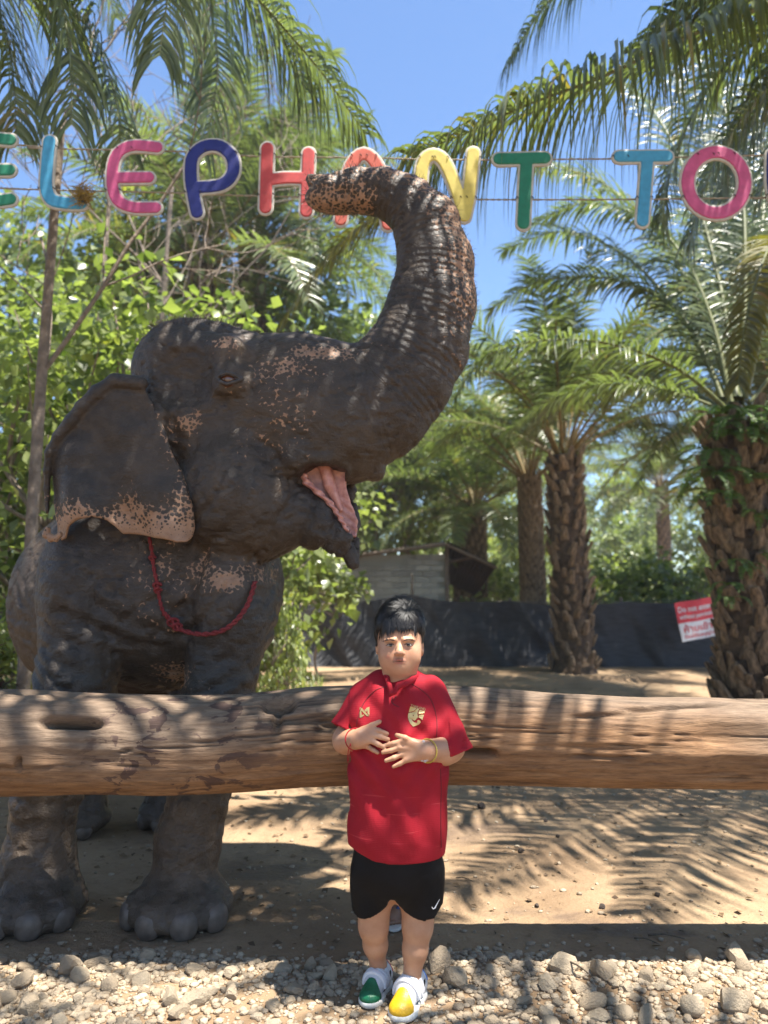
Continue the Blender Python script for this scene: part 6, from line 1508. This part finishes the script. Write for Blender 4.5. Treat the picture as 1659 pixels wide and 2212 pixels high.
    for _ in range(420):
        d = Vector((rnd.gauss(0, 1), rnd.gauss(0, .5), rnd.gauss(-.25, .9))).normalized(); l = rnd.uniform(.03, .085); p = c+Vector((rnd.gauss(0, .022), rnd.gauss(0, .015), rnd.gauss(0, .03))); s = d.cross(Vector((rnd.random(), rnd.random(), rnd.random()))).normalized()*rnd.uniform(.0012, .004)
        b = len(V_); V_ += [p-s, p+s, p+d*l+s*.5, p+d*l-s*.5]; F_.append((b, b+1, b+2, b+3)); va += [rnd.random()]*4
    SM = leaf_mat('dry_straw', (.10, .065, .02), (.34, .22, .06), .2, .6, (.5, .34, .05))
    tag(obj('straw_tuft', V_, F_, SM, None, False, dict(v=va)), 'ragged tuft of dry yellow straw stuck to the blue L', 'straw')
letters()

# ================================================================ net fence, warning sheet, shed
YF = 15.6
def net_fence():
    t = thing('net_fence', 'black shade-net fence closing the yard at the back', 'fence', (0, YF, 0))
    mt, nt, b = new_mat('shade_net'); v = coords(nt)
    c = ramp(nt, noise(nt, coords(nt, (1, 1, 6)), 4, 5), [(.3, (.020, .020, .022)), (.7, (.050, .050, .054))]).outputs[0]; L(nt, c, b.inputs['Base Color']); b.inputs['Roughness'].default_value = .6; b.inputs['Specular IOR Level'].default_value = .35
    L(nt, bump(nt, noise(nt, coords(nt, (1, 1, 14)), 6, 3), .5, .03), b.inputs['Normal'])
    posts = [-14, -11.2, -8.4, -5.6, -2.9, -.35, .45, 2.6, 4.9, 7.2, 9.6, 12.0]
    xs = np.arange(-14, 12, .05); zs = np.linspace(0, 1, 22); V = []
    topz = lambda x: 1.30+.03*np.sin(x*1.3)+.02*np.sin(x*.7+1)+.10*np.exp(-((x-.42)/.5)**2)
    for x in xs:
        k = min(abs(x-p) for p in posts); sag = .05*math.sin(min(k, 1.3)/1.3*math.pi/2)
        for f in zs:
            z = f*(topz(x)-sag)-.03*(1-f)
            q = np.array([[x*1.6, z*1.1, 3.0]]); q2 = np.array([[x*5+z*3.5, z*1.4-x*1.2, 8.0]])
            y = YF+(float(vnoise(q)[0])-.5)*.35*math.sin(math.pi*min(1, f+.15))+(float(vnoise(q2)[0])-.5)*.13*(1.1-f*.7)-.18*(1-f)**3
            V.append((x, y, z))
    m = len(zs); n = len(xs); i = np.arange((n-1)*(m-1)); a = (i//(m-1))*m+i % (m-1)
    Fq = np.stack([a, a+m, a+m+1, a+1], 1).astype(np.int32)
    V = np.array(V, np.float32); o = obj('net', V, Fq, mt, t)
    PM = simple('fence_post_wood', (.17, .125, .09), .9, .3, 20, .4)
    for p in posts:
        V_, F_ = tube([(p, YF+.26, -.1), (p+.02, YF+.25, .8), (p, YF+.26, 1.38 if p != -.35 else 1.5)], .035, 9); obj('post', V_, F_, PM, t)
    V_, F_ = tube([(x, YF+.22, float(topz(x))+.005) for x in np.arange(-14, 12, .4)], .006, 5); obj('wire', V_, F_, simple('fence_wire', (.1, .1, .1), .5, .2), t)
    # warning sheet: red over white, tilted
    sh = thing('warning_sign', 'red and white warning sheet hung crookedly on the net by the near palm', 'sign', P(1500, 1340, 14.9))
    A, B, Cc, D = P(1457, 1303, 14.9), P(1540, 1289, 14.9), P(1556, 1372, 14.8), P(1474, 1387, 14.8)
    def at(u, v, off=0.0):
        p = A.lerp(B, u).lerp(D.lerp(Cc, u), v); return p+Vector((0, -off+.018*math.sin(u*7+v*4), .004*math.sin(u*9)))
    def grid(nm, u0, u1, v0, v1, off, mat):
        nu, nv = 14, 8; V_ = []; F_ = []
        for i in range(nu+1):
            for j in range(nv+1): V_.append(at(u0+(u1-u0)*i/nu, v0+(v1-v0)*j/nv, off))
        k = len(V_); V_ += [v+Vector((0, .004, 0)) for v in V_]
        for i in range(nu):
            for j in range(nv):
                a = i*(nv+1)+j; F_.append((a, a+1, a+nv+2, a+nv+1)); F_.append((a+k, a+k+nv+1, a+k+nv+2, a+k+1))
        obj(nm, V_, F_, mat, sh)
    RDM = simple('sign_red', (.62, .035, .045), .5, .1, 9, .2); WHM = simple('sign_white', (.72, .70, .70), .5, .06, 9, .2)
    grid('red_panel', 0, 1, 0, .54, 0, RDM); grid('white_panel', 0, 1, .54, 1, 0, WHM)
    def text(s, u0, v0, hgt, wid, mat):
        fc = bpy.data.curves.new('t', 'FONT'); fc.body = s; fc.size = 1; fc.offset = .018; fo = bpy.data.objects.new('t', fc); COL.objects.link(fo)
        dg = bpy.context.evaluated_depsgraph_get(); me = bpy.data.meshes.new_from_object(fo.evaluated_get(dg)); bpy.data.objects.remove(fo)
        if not me.vertices: return
        x0 = min(v.co.x for v in me.vertices); x1 = max(v.co.x for v in me.vertices)
        V_ = [at(u0+(v.co.x-x0)/(x1-x0)*wid, v0-v.co.y*hgt, .008) for v in me.vertices]
        obj('lettering', V_, [tuple(p.vertices) for p in me.polygons], mat, sh, False)
    text('Do not enter', .06, .27, .20, .86, WHM); text('without permission', .06, .44, .15, .92, WHM)
    text('\u0e2b\u0e49\u0e32\u0e21\u0e40\u0e02\u0e49\u0e32', .10, .78, .22, .74, RDM); text('\u0e01\u0e48\u0e2d\u0e19\u0e44\u0e14\u0e49\u0e23\u0e31\u0e1a\u0e2d\u0e19\u0e38\u0e0d\u0e32\u0e15', .08, .93, .12, .80, RDM)
    # a slumped end of net and a wooden block beside the near palm
    p = G(1530, 1432); V_, F_ = box((p.x+.05, p.y, .13), (.42, .3, .26), Matrix.Rotation(.2, 3, 'Z')); tag(obj('wooden_block', V_, F_, PM, None, False), 'low wooden block on the ground by the near palm\'s foot', 'block')
net_fence()
def shed():
    Ys = 20.0; t = thing('shed', 'small unplastered block shed with a rusty sheet roof behind the net', 'shed', P(860, 1400, Ys))
    BL = []
    for k, c in enumerate(((.44, .43, .39), (.50, .485, .43), (.37, .36, .33))): BL.append(simple('concrete_block', c, .95, .15, 25, .5))
    MO = simple('mortar', (.46, .45, .40), .95, .12, 30, .4); RF = simple('rusty_sheet', (.045, .032, .027), .8, .4, 10, .4); TB = simple('roof_timber', (.20, .15, .11), .85, .25, 20, .3)
    x1 = P(963, 1300, Ys).x; x0 = x1-3.0; bw, bh = .40, .148; rnd = random.Random(9)
    ms = {}
    for bmat in BL:
        V_, F_ = box((0, 0, 0), (bw-.016, .16, bh-.014)); ms[bmat.name] = make_mesh('block', V_, F_, bmat, False)
    wall = obj('wall', *box((x0+1.5, Ys+.10, 1.25), (2.98, .14, 2.5)), MO, t, False)
    keys = list(ms.values()); rows = int(2.62/bh)
    for r in range(rows):
        off = 0 if r % 2 else bw/2
        for k in range(8):
            xx = x0+off+bw*(k+.5)
            if xx+bw/2 > x1+.05: continue
            o = link('block', rnd.choice(keys), wall); o.location = (xx-t.location.x, Ys+.02+rnd.uniform(-.004, .004)-t.location.y, bh*(r+.5)-t.location.z)
            if r > rows-3 and xx < x1-.9: bpy.data.objects.remove(o)
    obj('side_wall', *box((x1-.06, Ys+1.5, 1.25), (.14, 2.7, 2.5)), MO, t, False)
    obj('corner_post', *box((x1+.03, Ys-.10, 1.32), (.10, .10, 2.74)), TB, t, False)
    def slab(nm, c4, th=.035):
        V_ = [Vector(p) for p in c4]; V_ += [v-Vector((0, 0, th)) for v in V_]; F_ = [(0, 1, 2, 3), (7, 6, 5, 4)]+[(i, i+4, (i+1) % 4+4, (i+1) % 4) for i in range(4)]; return obj(nm, V_, F_, RF, t, False)
    A, B, Cc = P(750, 1197, 19.4), P(964, 1169, 19.4), P(1074, 1222, 19.6); D = P(966, 1254, 23.5)
    def corr(nm, p00, p10, p11, p01, nw=26):
        V_, F_ = [], []
        for i in range(nw*4+1):
            u = i/(nw*4); a = p00.lerp(p10, u); b = p01.lerp(p11, u); off = Vector((0, 0, .018*math.sin(u*nw*6.283)))
            V_ += [a+off, b+off, a+off-Vector((0, 0, .004)), b+off-Vector((0, 0, .004))]
        for i in range(nw*4):
            k = i*4; F_ += [(k, k+4, k+5, k+1), (k+2, k+3, k+7, k+6), (k, k+2, k+6, k+4), (k+1, k+5, k+7, k+3)]
        return obj(nm, V_, F_, RF, t)
    corr('roof_sheet', A, B, Vector((B.x, 23.2, B.z+.1)), Vector((A.x, 23.2, A.z+.1)))
    corr('roof_sheet', B+Vector((.02, 0, .01)), Cc, Vector((Cc.x-.1, 23.4, Cc.z-.75)), Vector((B.x, 23.4, B.z-.85)), 14)
    def beam(nm, a, b, r): V_, F_ = tube([a, b], r, 6); obj(nm, V_, F_, TB, t)
    beam('fascia', A+Vector((0, -.03, -.07)), B+Vector((0, -.03, -.07)), .05); beam('rafter', B+Vector((0, .05, -.08)), Cc+Vector((0, .05, -.05)), .045); beam('brace', P(966, 1215, 20), P(1030, 1202, 19.9), .04)
    V_, F_ = tube([P(891, 1310, 17), P(890, 1240, 17)], [.035, .03], 8); po = obj('wooden_pole', V_, F_, TB); tag(po, 'short thin wooden pole sticking up in front of the shed wall', 'pole')
shed()

# ================================================================ thin, sun-bleached air over the grove
def haze():
    V_, F_ = box((0, 45, 6.0), (180, 150, 15))
    m = bpy.data.materials.new('haze_air'); m.use_nodes = True; nt = m.node_tree
    for n in list(nt.nodes):
        if n.type == 'BSDF_PRINCIPLED': nt.nodes.remove(n)
    pv = nt.nodes.new('ShaderNodeVolumePrincipled'); pv.inputs['Color'].default_value = (.93, .95, 1, 1); pv.inputs['Density'].default_value = .0013; pv.inputs['Anisotropy'].default_value = .3
    nt.links.new(pv.outputs[0], nt.nodes['Material Output'].inputs['Volume'])
    tag(obj('haze', V_, F_, m, None, False), 'faint bright haze in the air of the palm grove', 'haze', kind='stuff')
haze()
